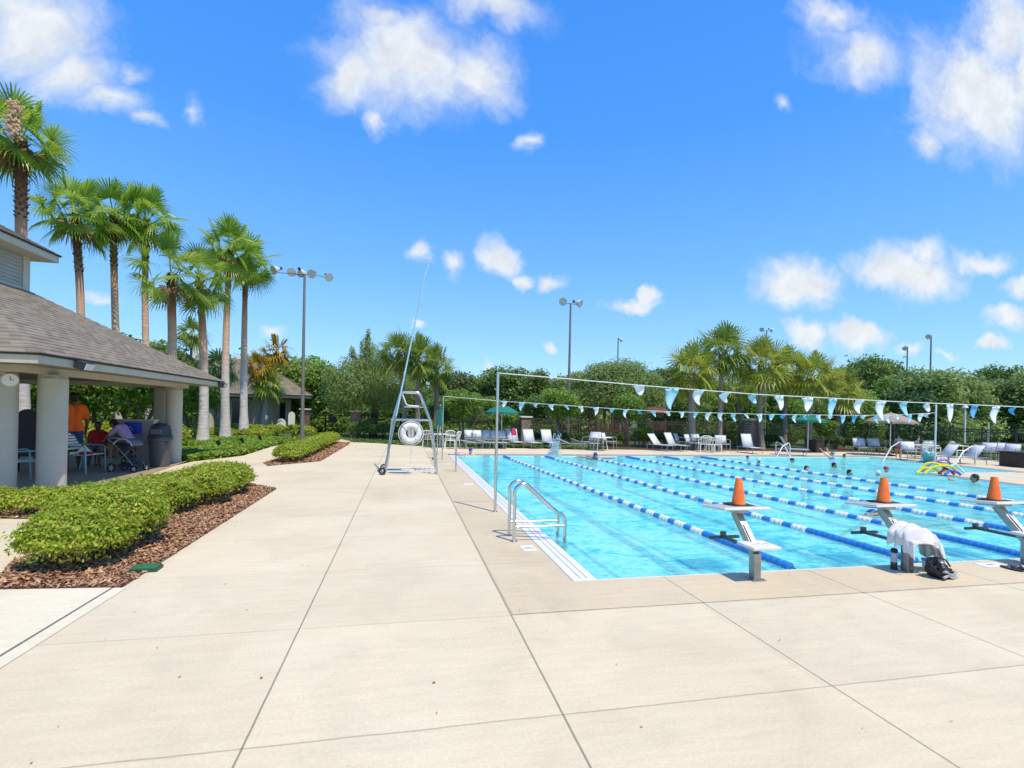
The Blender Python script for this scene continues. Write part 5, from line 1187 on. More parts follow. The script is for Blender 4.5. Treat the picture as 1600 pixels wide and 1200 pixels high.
put('lounger', 803, 699, 12, 'raised white lounger carrying a crimson towel', 68); put('lounger', 829, 700, 14, 'raised white lounger before the brick pillar', 68); put('lounger', 857, 700, 12, 'raised white lounger right of the one before the brick pillar', 68)
put('lounger', 893, 702, 75, 'flat lounger left of the small table with chairs', 20); put('lounger', 915, 702, 80, 'flat lounger touching the small table with chairs', 20)
put('chair', 921, 703, -60, 'white sling chair on the left of the small round table'); put('chair', 931, 700, -20, 'white sling chair behind the small round table'); put('chair', 953, 702, 50, 'white sling chair on the right of the small round table'); put('table', 938, 704, 0, 'small round table left of the young tree')
put('lounger', 1030, 704, 30, 'white lounger with raised back nearest the bright shrub', 52); put('lounger', 1053, 704, 25, 'white lounger with the highest back beside the bright shrub', 62)
put('chair', 1066, 702, 40, 'white sling chair just right of the two raised loungers'); put('chair', 1083, 704, 35, 'white sling chair left of the resin table group'); put('chair', 1093, 703, 10, 'white sling chair behind the resin table group')
put('resin', 1101, 706, 160, 'white resin chair seen from behind at the resin table'); put('resin', 1115, 707, 200, 'white resin chair nearest the pool at the resin table'); put('table', 1103, 703, 0, 'white resin table between the palms'); put('chair', 1129, 706, -15, 'white sling chair right of the resin table')
put('lounger', 1171, 708, 0, 'raised white lounger facing the pool before the brick pillar on the right', 72); put('lounger', 1236, 711, 60, 'reclined lounger with blue grey back by the pair of grab rails', 58)
put('chair', 1347, 711, -20, 'white sling chair left of two by the right hedge'); put('chair', 1370, 711, -20, 'white sling chair right of two by the right hedge')
put('chair', 1424, 719, -25, 'white sling chair left of the table under the beige umbrella'); put('chair', 1440, 714, 170, 'white sling chair behind the table under the beige umbrella'); put('table', 1445, 717, 0, 'white table under the beige umbrella', s=1.0)
put('resin', 1455, 721, 110, 'white resin chair between the table and the loungers'); put('resin', 1500, 716, 60, 'white resin chair between the two raised loungers')
put('lounger', 1472, 723, -102, 'raised white lounger behind the pool noodles', 52); put('lounger', 1512, 725, -102, 'raised white lounger left of the tall sloping grab rail', 52)
put('chair', 1540, 719, -75, 'blue grey sling chair right of the tall sloping grab rail'); put('chair', 1557, 719, -70, 'blue grey sling chair in the middle before the brown box'); put('chair', 1577, 722, -75, 'blue grey sling chair touching the brown box')
# crimson towel on lounger
q = gl(803, 699); t = PROT[('lounger', 68)]; b = MB(); a = math.radians(68); R = Matrix.Rotation(math.radians(12), 3, 'Z')
rows = []
for i in range(7):
    s = .35+.30*i/6; rows.append([R @ Vector((x+.01*math.sin(i), .1+s*.95*math.cos(a)-.03, .27+s*.95*math.sin(a)))+Vector(q) for x in (-.05, .05, .15, .2)])
b.grid(rows); tag(b.build('beach_towel', mat('crimson_towel', (.45, .03, .12), .9), smooth=True, solid=.015, loc=(q[0], q[1], .5)), 'crimson towel hanging over a raised white lounger', 'towel')
def umbrella(label, x, y, ztop, R, m, drop=.34, tilt=0.):
    t = thing('patio_umbrella', label, 'umbrella', (x, y, 0))
    b = MB(); b.tube([(0, 0, 0), (0, 0, ztop+.04)], .022, 8); b.build('pole', M_alu, t, smooth=True)
    n = 8; V = [(0, 0, ztop)]; F_ = []
    rings = ((.35, .22), (.7, .58), (1., 1.))
    for (f, dz) in rings:
        for k in range(n*2):
            a = pi*k/n; rr = R*f*(1 if k % 2 == 0 else .945); V.append((math.cos(a)*rr, math.sin(a)*rr, ztop-drop*dz-(0 if k % 2 == 0 else -.03*f)+math.tan(tilt)*math.cos(a)*rr))
    for k in range(n*2): F_.append((0, 1+k, 1+(k+1) % (2*n)))
    for r_ in range(2):
        for k in range(n*2): a0 = 1+r_*2*n; F_.append((a0+k, a0+(k+1) % (2*n), a0+2*n+(k+1) % (2*n), a0+2*n+k))
    V2 = [(x_, y_, z_-.09) for x_, y_, z_ in V[1+4*n:]]; o_ = len(V); V += V2
    for k in range(n*2): F_.append((1+4*n+k, 1+4*n+(k+1) % (2*n), o_+(k+1) % (2*n), o_+k))
    b = MB(); b.add(V, F_); c = b.build('canopy', m, t, solid=.008)
    b = MB()
    for k in range(n): a = 2*pi*k/n; b.tube([(0, 0, ztop-.05), (math.cos(a)*R*.97, math.sin(a)*R*.97, ztop-drop-.02)], .008, 4)
    b.build('ribs', M_alu, c)
    b = MB(); b.lathe([(.22, 0), (.22, .05), (.05, .08)], n=16); b.build('base', M_dark, t, smooth=True)
q = gl(783, 698); umbrella('open green umbrella over the white chairs on the left', q[0], q[1], at(781, 633, q[1])[2], .82, M_green)
q = gl(1262, 707); umbrella('open green umbrella by the brown bin on the right', q[0], q[1], at(1263, 650, q[1])[2], .80, M_green, .22)
q = gl(1431, 716); umbrella('open beige umbrella over the table on the right', q[0], q[1]+1.2, at(1438, 646, q[1]+1.2)[2], 1.0, M_beige, .42)
q = gl(687, 699); t = thing('patio_umbrella', 'closed dark green umbrella behind the lifeguard chair', 'umbrella', (q[0], q[1], 0)); zt = at(688, 634, q[1])[2]; zb = at(688, 665, q[1])[2]
b = MB(); b.tube([(0, 0, 0), (0, 0, zt+.05)], .02, 8); b.build('pole', M_alu, t, smooth=True)
b = MB(); rows = []
for i in range(9):
    u = i/8; rows.append([((.03+.13*u)*(1+.25*math.sin(k*pi/2*2.5))*math.cos(2*pi*k/20), (.03+.13*u)*(1+.25*math.sin(k*pi/2*2.5))*math.sin(2*pi*k/20), zt-(zt-zb)*u) for k in range(21)])
b.grid(rows); b.build('canopy', M_green, t, smooth=True)
q = gl(1275, 707); t = thing('waste_bin', 'square brown waste bin standing before the hedge', 'waste bin', (q[0], q[1], 0), .1)
b = MB(); b.add([(-.21, -.21, 0), (.21, -.21, 0), (.21, .21, 0), (-.21, .21, 0), (-.26, -.26, .56), (.26, -.26, .56), (.26, .26, .56), (-.26, .26, .56)], [(0, 3, 2, 1), (4, 5, 6, 7), (0, 1, 5, 4), (1, 2, 6, 5), (2, 3, 7, 6), (3, 0, 4, 7)]); b.build('bin_body', M_brown, t, bevel=.02)
b = MB(); b.lathe([(.29, .562), (.30, .60), (.22, .62)], n=20); b.build('rim', M_black, t, smooth=True)
q = gl(1598, 731); t = thing('planter_box', 'long brown planter box at the right edge of the photo', 'planter', (q[0]+.95, q[1]+.1, 0), -.25)
b = MB(); b.bb((-1.0, -.5, 0), (1.0, .5, .52)); b.build('box_body', M_brown, t, bevel=.02); b = MB(); b.bb((-1.03, -.53, .521), (1.03, .53, .56)); b.build('rim', M_brown, t)
b = MB()
q = gl(1507, 697); t = thing('white_post', 'white post with a mushroom cap behind the right fence', 'post', (at(1507, 690, 24)[0], 24, -.03))
zz = at(1507, 632, 24)[2]; b = MB(); b.tube([(0, 0, 0), (0, 0, zz-.2)], .05, 10); b.build('shaft', M_white, t, smooth=True); b = MB(); b.lathe([(.06, zz-.2), (.16, zz-.16), (.10, zz-.04), (.0, zz)], n=14); b.build('cap', M_white, t, smooth=True)
t = thing('white_post', 'short white post behind the fence near the right edge', 'post', (at(1544, 690, 22)[0], 22, -.03)); b = MB(); b.tube([(0, 0, 0), (0, 0, at(1544, 661, 22)[2])], .035, 8); b.build('shaft', M_white, t, smooth=True); b = MB(); b.lathe([(.05, at(1544, 661, 22)[2]), (.05, at(1544, 661, 22)[2]+.03)], n=8); b.build('cap', M_white, t)
# noodles
M_ny = mat('yellow_foam', (.78, .68, .03), .8); M_nb = mat('blue_foam', (.05, .15, .6), .8); M_np = mat('lavender_foam', (.28, .25, .62), .8); M_nt = mat('pale_teal_foam', (.45, .75, .72), .8); M_nr = mat('maroon_foam', (.30, .03, .05), .8)
for i, (xa, xb, ya, h, m, lab) in enumerate([(1432, 1470, 741, .16, M_ny, 'yellow pool noodle on the left side of the pile'), (1445, 1503, 742, .26, M_ny, 'long yellow arched pool noodle in front of the pile'), (1442, 1500, 739, .40, M_np, 'highest arched lavender pool noodle'),
        (1474, 1507, 740, .28, M_nt, 'pale teal pool noodle on the right of the pile'), (1465, 1490, 742, .18, M_nr, 'maroon pool noodle low in the pile'), (1475, 1500, 743, .12, M_nb, 'blue pool noodle lowest in the pile'), (1434, 1480, 740, .30, M_ny, 'yellow pool noodle leaning at the back left of the pile')]):
    a = Vector(gl(xa, ya)); c = Vector(gl(xb, ya+1)); b = MB(); pts = [a.lerp(c, k/12)+Vector((.03*math.sin(k+i), .05*math.sin(k*.5+i), .035+h*math.sin(pi*k/12))) for k in range(13)]
    o = b.tube(pts, .036, 10).build('pool_noodle', m, smooth=True, loc=tuple(a)); tag(o, lab, 'pool noodle', 'foam noodles piled at the pool corner')
q = gl(1450, 722); t = thing('ball_basket', 'teal mesh basket of balls behind the pool noodles', 'basket', (q[0], q[1], 0))
b = MB(); b.lathe([(.14, 0), (.2, .3), (.21, .33)], n=16); b.build('basket', mat('teal_mesh', (.12, .42, .42), .6, 0, .4, 20.), t, smooth=True)
b = MB(); [b.sph((rnd.uniform(-.12, .12), rnd.uniform(-.12, .12), .34+rnd.uniform(0, .06)), .07) for _ in range(5)]; b.build('balls', mat('pale_cyan_ball', (.35, .65, .68), .5), t, smooth=True)
# landscape spots
for x, y, lab in ((341, 705, 'black landscape spotlight nearest the pavilion'), (378, 700, 'black landscape spotlight in the middle of the ground cover'), (406, 695, 'black landscape spotlight nearest the clipped hedge')):
    q = gl(x, y); t = thing('landscape_spotlight', lab, 'spotlight', q, 0, 'black spotlights in the ground cover')
    b = MB(); b.tube([(0, 0, -.02), (0, 0, .22)], .012, 6); b.build('stake', M_black, t); b = MB(); b.lathe([(.04, -.1), (.05, -.05), (.085, .08), (.07, .085)], c=(0, 0, .30), n=14, M=Matrix.Rotation(-.5, 3, 'Y')); b.build('lamp_head', M_black, t, smooth=True)
# small white boards near the back building
for x, y, w_, h, rz, lab in ((440, 669, .28, .62, 0, 'low white round topped board before the back building'), (456, 668, .20, 1.15, 0, 'tall narrow white board leaning at the back building wall')):
    q = gl(x, y); q = (at(x, 640, 34.5)[0], 34.5, 0); t = thing('round_board', lab, 'board', q)
    b = MB(); n = 14; P = [(-w_, 0, .0), (w_, 0, .0)]+[(w_*math.cos(a), 0, h-.3*w_+w_*1.3*math.sin(a)) for a in [pi*i/n for i in range(n+1)]]
    b.add(P, [tuple(range(len(P)))]); b.build('board', M_white, t, solid=.05); b = MB(); b.box((0, .1, .03), (w_*1.6, .25, .05)); b.build('foot', M_white, t)
# pavilion furniture
def aluchair(lab, x, y, rz):
    q = gp(x, y, .008); t = thing('strap_chair', lab, 'chair', q, math.radians(rz), 'strap armchairs in the pavilion')
    w, d, hs, hb = .52, .5, .42, .86; fr = mat('bluish_aluminium', (.24, .40, .46), .4, .4)
    b = MB()
    for k in range(6): b.bb((-w/2, -d/2+k*.088, hs-.008), (w/2, -d/2+k*.088+.06, hs+.004))
    b.build('seat', M_white, t)
    b = MB()
    for k in range(6): z = hs+.10+k*.065; yy_ = d/2+.02+k*.022; b.bb((-w/2, yy_, z), (w/2, yy_+.008, z+.048))
    b.build('backrest', M_white, t)
    for sx in (-1, 1):
        X = sx*(w/2+.018); b = MB(); b.tube([(X, -d/2-.03, 0), (X, -d/2, hs+.16), (X, -d/2+.05, hs+.2), (X, d/2+.05, hs+.2)], .017, 8); b.tube([(X, d/2+.09, 0), (X, d/2, hs), (X, d/2+.15, hb)], .017, 8); b.tube([(X, -d/2, hs), (X, d/2, hs)], .015, 6); b.build('side_frame', fr, t, smooth=True)
    b = MB(); b.tube([(-w/2, d/2+.15, hb), (w/2, d/2+.15, hb)], .016, 6); b.build('cross_tube', fr, t); return t
a1 = aluchair('strap armchair with a white folded case on its seat', 131, 738, 78)
a2 = aluchair('slatted strap chair glimpsed between the first two columns', 36, 752, 150)
q = Vector(gp(131, 738, .008)); t = thing('folded_case', 'white and tan case standing open on the strap chair seat', 'case', (q.x, q.y, .435), .5)
b = MB(); b.add([(-.17, 0, 0), (.17, 0, 0), (.0, .0, .20), (-.17, .12, 0), (.17, .12, 0), (.0, .12, .20)], [(0, 1, 2), (3, 5, 4), (0, 3, 4, 1), (1, 4, 5, 2), (0, 2, 5, 3)]); b.build('case_body', M_white, t, bevel=.006)
b = MB(); b.bb((-.01, -.01, .195), (.02, .13, .212)); b.build('edge_band', mat('tan_band', (.45, .25, .12)), t)
b = MB(); b.sph((q.x+.10, q.y-.12, .46), (.15, .09, .04), 14, 8); o = tag(b.build('folded_cloth', M_redc, smooth=True, loc=(q.x+.1, q.y-.12, .43)), 'red folded cloth on the strap chair seat', 'cloth')
q = gp(43, 700, .008); t = thing('round_backed_board', 'dark round topped board standing behind the slatted chair', 'board', (at(43, 650, 13.6)[0], 13.6, .008), .2)
n = 14; w_, h = .19, 1.42; b = MB(); P = [(-w_, 0, .35), (w_, 0, .35)]+[(w_*math.cos(a), 0, h-.2+w_*1.1*math.sin(a)) for a in [pi*i/n for i in range(n+1)]]; b.add(P, [tuple(range(len(P)))]); b.build('board', mat('dark_violet_board', (.03, .025, .04), .6), t, solid=.05)
for sx in (-1, 1): b = MB(); b.tube([(sx*.14, .0, .36), (sx*.18, .12, 0)], .02, 6); b.build('leg', M_black, t)
# stroller
q = gp(196, 738, .008); t = thing('baby_stroller', 'dark baby stroller with grey hood parked before the low wall', 'stroller', (q[0]-.05, q[1]+.25, .008), math.radians(-12)); t.scale = (.82, .82, .82)
M_strd = mat('navy_stroller_fabric', (.03, .035, .05), .8); M_strg = mat('grey_stroller_hood', (.13, .14, .17), .8)
rows = []
for i in range(9):
    a = math.radians(10+150*i/8); rows.append([( -.02+.27*math.cos(a), y*(1-.0*i), .70+.24*math.sin(a)) for y in (-.23, -.2, -.08, .08, .2, .23)])
b = MB(); b.grid(rows); b.build('hood', M_strg, t, smooth=True, solid=.015)
b = MB(); b.tube([(-.02+.275*math.cos(math.radians(10+150*i/8)), -.235, .70+.245*math.sin(math.radians(10+150*i/8))) for i in range(9)], .012, 5); b.build('hood_piping', M_white, t, smooth=True)
b = MB(); b.grid([[(x, y, z) for y in (-.19, 0, .19)] for (x, z) in ((-.18, .80), (-.10, .45), (.0, .36), (.22, .40), (.3, .30))]); b.build('seat', M_strd, t, smooth=True, solid=.05)
b = MB(); b.box((.05, 0, .17), (.42, .36, .10)); b.build('storage_basket', M_strd, t, bevel=.02)
b = MB()
for y in (-.22, .22): b.tube([(-.45, y, .92), (-.3, y, .82), (.1, y, .42), (.34, y, .12)], .013, 6); b.tube([(-.32, y, .10), (-.1, y, .35), (.15, y, .60)], .013, 6)
b.tube([(-.45, -.22, .92), (-.48, 0, .95), (-.45, .22, .92)], .016, 6); b.build('frame', M_steeld, t, smooth=True)
b = MB(); b.box((.24, 0, .58), (.09, .42, .03)); b.build('tray', M_black, t, bevel=.01)
for x, r_ in ((-.32, .11), (.33, .085)):
    for y in (-.25, .25):
        b = MB(); b.tube([(x+r_*math.cos(a), y, r_+.004+r_*math.sin(a)) for a in [i*pi/9 for i in range(18)]], .020, 6, closed=True); w2 = b.build('wheel', M_rubber, t, smooth=True)
        b = MB()
        for k in range(5): a = k*2*pi/5; b.tube([(x, y, r_), (x+r_*.85*math.cos(a), y, r_+r_*.85*math.sin(a))], .010, 5)
        b.sph((x, y, r_), .025, 8, 6); b.build('spokes', M_alu, w2)
# ================================================================== PEOPLE
def remesh(mb, name, m, parent, voxel, loc=None):
    me = bpy.data.meshes.new('tmp'); me.from_pydata([tuple(v) for v in mb.v], [], mb.f); o = bpy.data.objects.new('tmp', me); COL.objects.link(o)
    md = o.modifiers.new('r', 'REMESH'); md.mode = 'VOXEL'; md.voxel_size = voxel; md.use_smooth_shade = True
    sm = o.modifiers.new('s', 'SMOOTH'); sm.iterations = 2; sm.factor = .5
    dg = bpy.context.evaluated_depsgraph_get(); dg.update(); me2 = bpy.data.meshes.new_from_object(o.evaluated_get(dg)); bpy.data.objects.remove(o)
    me2.materials.clear(); me2.materials.append(m); me2.name = name; me2.polygons.foreach_set('use_smooth', [True]*len(me2.polygons))
    o = bpy.data.objects.new(name, me2); COL.objects.link(o); o.parent = parent
    if loc: o.location = loc
    return o
def cap(b, p, q, r0, r1, n=10):
    p = Vector(p); q = Vector(q); b.tube([p, q], [r0, r1], n); b.sph(p, r0, n, 6); b.sph(q, r1, n, 6)
def limb(b, pts, rs):
    for i in range(len(pts)-1): cap(b, pts[i], pts[i+1], rs[i], rs[i+1])
def hand(b, w, d, side):
    """palm, four unequal fingers and a thumb, slightly curled; d = pointing direction, side = thumb side"""
    w = Vector(w); d = Vector(d).normalized(); s = Vector(side); s = (s-d*s.dot(d)).normalized(); n = d.cross(s)
    cap(b, w, w+d*.05, .022, .028); b.sph(w+d*.06, (.03, .03, .03), 8, 6)
    for k, (o, l) in enumerate(((.03, .075), (.010, .085), (-.010, .078), (-.03, .062))):
        k0 = w+d*.085+s*o; k1 = k0+d*l*.5+n*.006+s*o*.15; k2 = k1+(d*.7+n*.6)*l*.5; cap(b, k0-d*.02, k1, .0095, .009, 7); cap(b, k1, k2, .009, .008, 7)
    t0 = w+d*.03+s*.025; t1 = t0+(d*.6+s*.8)*.035; cap(b, t0, t1, .012, .011, 7); cap(b, t1, t1+(d*.9+s*.2)*.03, .011, .009, 7)
def head(b, c, f, u=Vector((0, 0, 1)), s=1.):
    c = Vector(c); f = Vector(f).normalized(); u = Vector(u); r = f.cross(u).normalized(); u = r.cross(f); M_ = Matrix((r, f, u)).transposed()
    P = lambda x, y, z: c+M_ @ Vector((x*s, y*s, z*s))
    b.sph(P(0, -.005, .025), (.076*s, .095*s, .095*s), 16, 12, M_); b.sph(P(0, .02, -.045), (.056*s, .068*s, .065*s), 14, 10, M_)
    b.sph(P(0, .098, -.012), (.013*s, .020*s, .022*s), 8, 6, M_); b.sph(P(0, .082, -.055), (.024*s, .012*s, .008*s), 8, 6, M_); b.sph(P(0, .085, -.068), (.02*s, .01*s, .007*s), 8, 6, M_)
    for k in (-1, 1): b.sph(P(k*.077, -.005, -.01), (.010*s, .020*s, .030*s), 8, 6, M_)
    return P, M_
def head_kids(t, P, M_, s, hair_m, kind='hair'):
    for k in (-1, 1):
        b = MB(); b.sph(P(k*.031, .084, .010), (.012*s, .010*s, .008*s), 8, 6, M_); b.build('eye', M_eye, t, smooth=True)
    b = MB()
    if kind == 'hair': b.sph(P(0, -.020, .042), (.085*s, .098*s, .092*s), 18, 12, M_); b.sph(P(0, -.045, -.01), (.074*s, .066*s, .075*s), 14, 10, M_)
    elif kind == 'long': b.sph(P(0, -.020, .042), (.088*s, .1*s, .094*s), 18, 12, M_); b.sph(P(0, -.06, -.05), (.082*s, .06*s, .12*s), 14, 10, M_); b.sph(P(0, -.08, -.15), (.06*s, .04*s, .09*s), 12, 8, M_)
    else: b.sph(P(0, -.010, .040), (.084*s, .102*s, .090*s), 18, 12, M_)
    b.build({'hair': 'hair', 'long': 'hair'}.get(kind, 'swim_cap'), hair_m, t, smooth=True)
def person(label, loc, rz, J, skin, hair, hk, s, garments, voxel=.012, group=None):
    """J: joints in local metres for a 1.75 m adult facing +Y"""
    t = thing('person', label, 'person', loc, rz, group); t.scale = (s, s, s)
    b = MB(); V_ = lambda k: Vector(J[k])
    P, M_ = head(b, J['head'], J.get('look', (0, 1, 0)), J.get('up', (0, 0, 1)))
    b2 = V_('neck'); cap(b, V_('head')-Vector(M_ @ Vector((0, .01, .07))), b2, .052, .06)
    sh = (V_('shl')+V_('shr'))/2; hp = (V_('hipl')+V_('hipr'))/2
    cap(b, V_('shl'), V_('shr'), .055, .055); cap(b, b2, sh, .06, .07)
    for k, sx in (('l', 1), ('r', -1)):
        cap(b, V_('sh'+k).lerp(sh, .45), V_('hip'+k).lerp(hp, .2).lerp(sh, .35), .088, .092); cap(b, V_('hip'+k).lerp(hp, .2).lerp(sh, .35), V_('hip'+k), .092, .095)
        limb(b, [V_('sh'+k), V_('el'+k), V_('wr'+k)], [.050, .038, .026])
        d = V_('wr'+k)-V_('el'+k); hand(b, V_('wr'+k), d, J.get('thumb'+k, (0, 1, 0)))
        if 'kn'+k in J:
            limb(b, [V_('hip'+k), V_('kn'+k), V_('an'+k)], [.088, .055, .038]); cf = V_('kn'+k).lerp(V_('an'+k), .3); b.sph(cf+Vector((0, -.015, 0)), .052, 8, 6)
            f = V_('toe'+k); a = V_('an'+k)
            cap(b, a-Vector((0, 0, .035)), f, .036, .028); cap(b, a-Vector((0, .03, .04)), a, .034, .036)
    remesh(b, 'body', skin, t, voxel)
    head_kids(t, P, M_, 1., hair, hk)
    def G(kind, m):
        g = MB(); e = .014
        if kind == 'shirt':
            cap(g, V_('shl'), V_('shr'), .066, .066)
            for k in 'lr':
                cap(g, V_('sh'+k).lerp(sh, .45), V_('hip'+k).lerp(hp, .2).lerp(sh, .35), .105, .112); cap(g, V_('hip'+k).lerp(hp, .2).lerp(sh, .35), V_('hip'+k).lerp(sh, .02), .112, .115)
                cap(g, V_('sh'+k), V_('sh'+k).lerp(V_('el'+k), .72), .068, .060)
        elif kind == 'shorts':
            for k in 'lr': cap(g, V_('hip'+k).lerp(sh, .06), V_('hip'+k), .104, .108); cap(g, V_('hip'+k), V_('hip'+k).lerp(V_('kn'+k), .92), .106, .082)
        elif kind == 'trunks':
            for k in 'lr': cap(g, V_('hip'+k).lerp(sh, .06), V_('hip'+k), .100, .104); cap(g, V_('hip'+k), V_('hip'+k).lerp(V_('kn'+k), .35), .104, .092)
        elif kind == 'suit':
            for k in 'lr': cap(g, V_('sh'+k).lerp(sh, .45).lerp(hp, .12), V_('hip'+k).lerp(hp, .2).lerp(sh, .35), .096, .099); cap(g, V_('hip'+k).lerp(hp, .2).lerp(sh, .35), V_('hip'+k), .099, .102)
        elif kind == 'shoes':
            for k in 'lr': cap(g, V_('an'+k)-Vector((0, .03, .045)), V_('toe'+k)+Vector((0, .01, 0)), .042, .036)
        remesh(g, {'suit': 'swimsuit'}.get(kind, kind), m, t, voxel)
    for k, m in garments: G(k, m)
    return t
ST = dict(head=(0, .02, 1.625), neck=(0, -.01, 1.47), shl=(.175, 0, 1.41), shr=(-.175, 0, 1.41), hipl=(.085, 0, .93), hipr=(-.085, 0, .93), ell=(.23, -.03, 1.12), elr=(-.23, -.03, 1.12), wrl=(.24, .05, .87), wrr=(-.24, .05, .87),
          knl=(.10, .03, .50), knr=(-.10, .03, .50), anl=(.11, -.02, .085), anr=(-.11, -.02, .085), toel=(.12, .17, .035), toer=(-.12, .17, .035))
def pose(**k): d = dict(ST); d.update(k); return d
SIT = dict(head=(0, .06, 1.12), neck=(0, .02, .97), shl=(.165, .0, .91), shr=(-.165, .0, .91), hipl=(.09, -.03, .45), hipr=(-.09, -.03, .45), ell=(.2, .06, .66), elr=(-.2, .06, .66), wrl=(.13, .27, .58), wrr=(-.13, .27, .58),
           knl=(.12, .40, .47), knr=(-.12, .40, .47), anl=(.12, .42, .085), anr=(-.12, .42, .085), toel=(.12, .60, .035), toer=(-.12, .60, .035))
q = gp(113, 736, .008)
m = person('man in orange t-shirt and navy shorts standing with his back turned in the pavilion', q, math.radians(42), pose(look=(-.25, 1, -.05), elr=(-.25, .02, 1.13), wrr=(-.22, .16, .92), ell=(.25, .0, 1.12), wrl=(.24, .08, .87), anl=(.13, .06, .085), toel=(.15, .25, .035)), M_skind, M_hairk, 'hair', 1.05, [('shirt', M_shirt), ('shorts', M_shorts), ('shoes', M_black)])
for nm_, xx, yy2, zz2, lab in (('stool', 203, 14.72, .55, 'dark stool carrying the person in the lilac shirt'), ('stool', 154, 14.80, .33, 'low dark stool under the seated child')):
    t = thing(nm_, lab, 'stool', (at(xx, 650, yy2)[0], yy2, .008)); b = MB(); b.lathe([(.0, zz2-.03), (.18, zz2-.03), (.18, zz2), (.0, zz2)], n=18); b.build('seat', M_brown, t)
    for k in range(4): a = pi/4+k*pi/2; b = MB(); b.tube([(math.cos(a)*.13, math.sin(a)*.13, zz2-.03), (math.cos(a)*.17, math.sin(a)*.17, 0)], .014, 6); b.build('leg', M_black, t)
s_ = dict(SIT); s_.update(head=(0, .42, .93), look=(0, .8, -.6), up=(0, .6, .8), neck=(0, .30, .86), shl=(.15, .22, .83), shr=(-.15, .22, .83), ell=(.2, .42, .62), elr=(-.2, .42, .62), wrl=(.12, .56, .50), wrr=(-.12, .56, .50))
q = gp(192, 730, .008); person('person in lilac shirt leaning forward behind the stroller', (at(203, 650, 14.7)[0], 14.7, .20), math.radians(80), s_, M_skin, M_hairk, 'long', .95, [('shirt', M_pinkt), ('shorts', M_shorts)])
q = gp(152, 728, .008); person('child with dark hair and red top seated behind the strap chair', (at(154, 650, 14.8)[0], 14.8, .06), math.radians(-165), SIT, M_skind, M_hairk, 'hair', .86, [('shirt', M_redc), ('shorts', M_greyc)])
q = gl(1403, 716); person('woman in grey top and dark bottoms standing by the hedge on the right', q, math.radians(150), pose(look=(.2, 1, -.3), wrl=(.12, .22, 1.0), wrr=(-.12, .22, 1.0)), M_skin, M_hairk, 'long', .56, [('shirt', M_greyc), ('trunks', M_capp)], .02)
q = gl(1432, 713); person('person in grey shirt seated under the beige umbrella', q, math.radians(-160), SIT, M_skinl, M_hairk, 'hair', .72, [('shirt', M_greyc), ('shorts', M_shorts)], .02)
# swimmers: whole bodies, mostly under the surface
SW = dict(head=(0, .03, .10), neck=(0, 0, -.05), shl=(.17, 0, -.11), shr=(-.17, 0, -.11), hipl=(.085, -.05, -.58), hipr=(-.085, -.05, -.58), ell=(.30, .10, -.22), elr=(-.30, .10, -.22), wrl=(.42, .28, -.16), wrr=(-.42, .28, -.16),
          knl=(.10, .05, -.9), knr=(-.10, .05, -.9), anl=(.10, -.15, -1.1), anr=(-.10, -.15, -1.1), toel=(.10, -.05, -1.14), toer=(-.10, -.05, -1.14))
def sw(label, x, y, rz, skin, hm, hk, g, s=.8, dz=0., over=None, vox=.018):
    q = gp(x, y, WL); J = dict(SW); J.update(over or {})
    return person(label, (q[0], q[1], WL+dz), math.radians(rz), J, skin, hm, hk, s, [g], vox, 'swimmers in the pool')
sw('swimmer in dark blue cap leaning on the far left pool wall', 735, 712, 180, M_skinl, M_capb, 'cap', ('suit', M_pinkf), .85, .10)
sw('swimmer doing butterfly with both arms spread beside the splash', 930, 718, 170, M_skin, M_capb, 'cap', ('trunks', M_shorts), .95, .05, dict(ell=(.42, .0, .03), elr=(-.42, .0, .0), wrl=(.68, .05, .02), wrr=(-.68, .05, .02), hipl=(.085, -.45, -.3), hipr=(-.085, -.45, -.3), knl=(.1, -.8, -.3), knr=(-.1, -.8, -.3), anl=(.1, -1.1, -.2), anr=(-.1, -1.1, -.2), toel=(.1, -1.2, -.22), toer=(-.1, -1.2, -.22), neck=(0, -.04, 0), shl=(.18, -.06, -.02), shr=(-.18, -.06, -.02)))
sw('swimmer in blue cap near the sixth rope at the far end', 1168, 718, 150, M_skinl, M_capb, 'cap', ('suit', M_bluecl), .7)
sw('swimmer in white cap with bare shoulders beside the outermost rope', 1185, 724, 170, M_skin, M_capw, 'cap', ('trunks', M_shorts), .8, .02)
sw('swimmer in dark cap alone right of the two capped swimmers', 1237, 723, 200, M_skinl, M_shorts, 'cap', ('suit', M_teal), .8)
sw('dark haired swimmer close to the outermost rope', 1260, 737, 160, M_skinl, M_hairk, 'hair', ('trunks', M_shorts), .9, -.02)
sw('child with dark hair swimming in front of the diving child', 1303, 730, 190, M_skin, M_hairk, 'hair', ('trunks', M_shorts), .85, -.03)
sw('swimmer with a pale goggle strap over dark hair', 1327, 742, 185, M_skinl, M_hairk, 'hair', ('trunks', M_shorts), .85, -.03)
sw('swimmer in pale grey cap behind the middle cone', 1371, 743, 175, M_skinl, M_capw, 'cap', ('suit', M_greyc), .8, -.02)
sw('swimmer in crimson cap right behind the pale grey cap', 1384, 737, 165, M_skinl, M_capp, 'cap', ('suit', M_capp), .85, -.01)
sw('child in bright blue reaching both arms up at the far pool wall', 1299, 717, 20, M_skinl, M_teal, 'cap', ('suit', M_bluecl), .8, .05, dict(head=(0, -.05, .20), neck=(0, 0, .08), shl=(.15, 0, .03), shr=(-.15, 0, .03), ell=(.25, .2, .18), elr=(-.25, .2, .18), wrl=(.3, .35, .38), wrr=(-.3, .35, .38), hipl=(.085, -.1, -.42), hipr=(-.085, -.1, -.42)))
sw('child with only the head showing at the far pool wall', 1319, 715, 200, M_skinl, M_hairk, 'hair', ('trunks', M_shorts), .7)
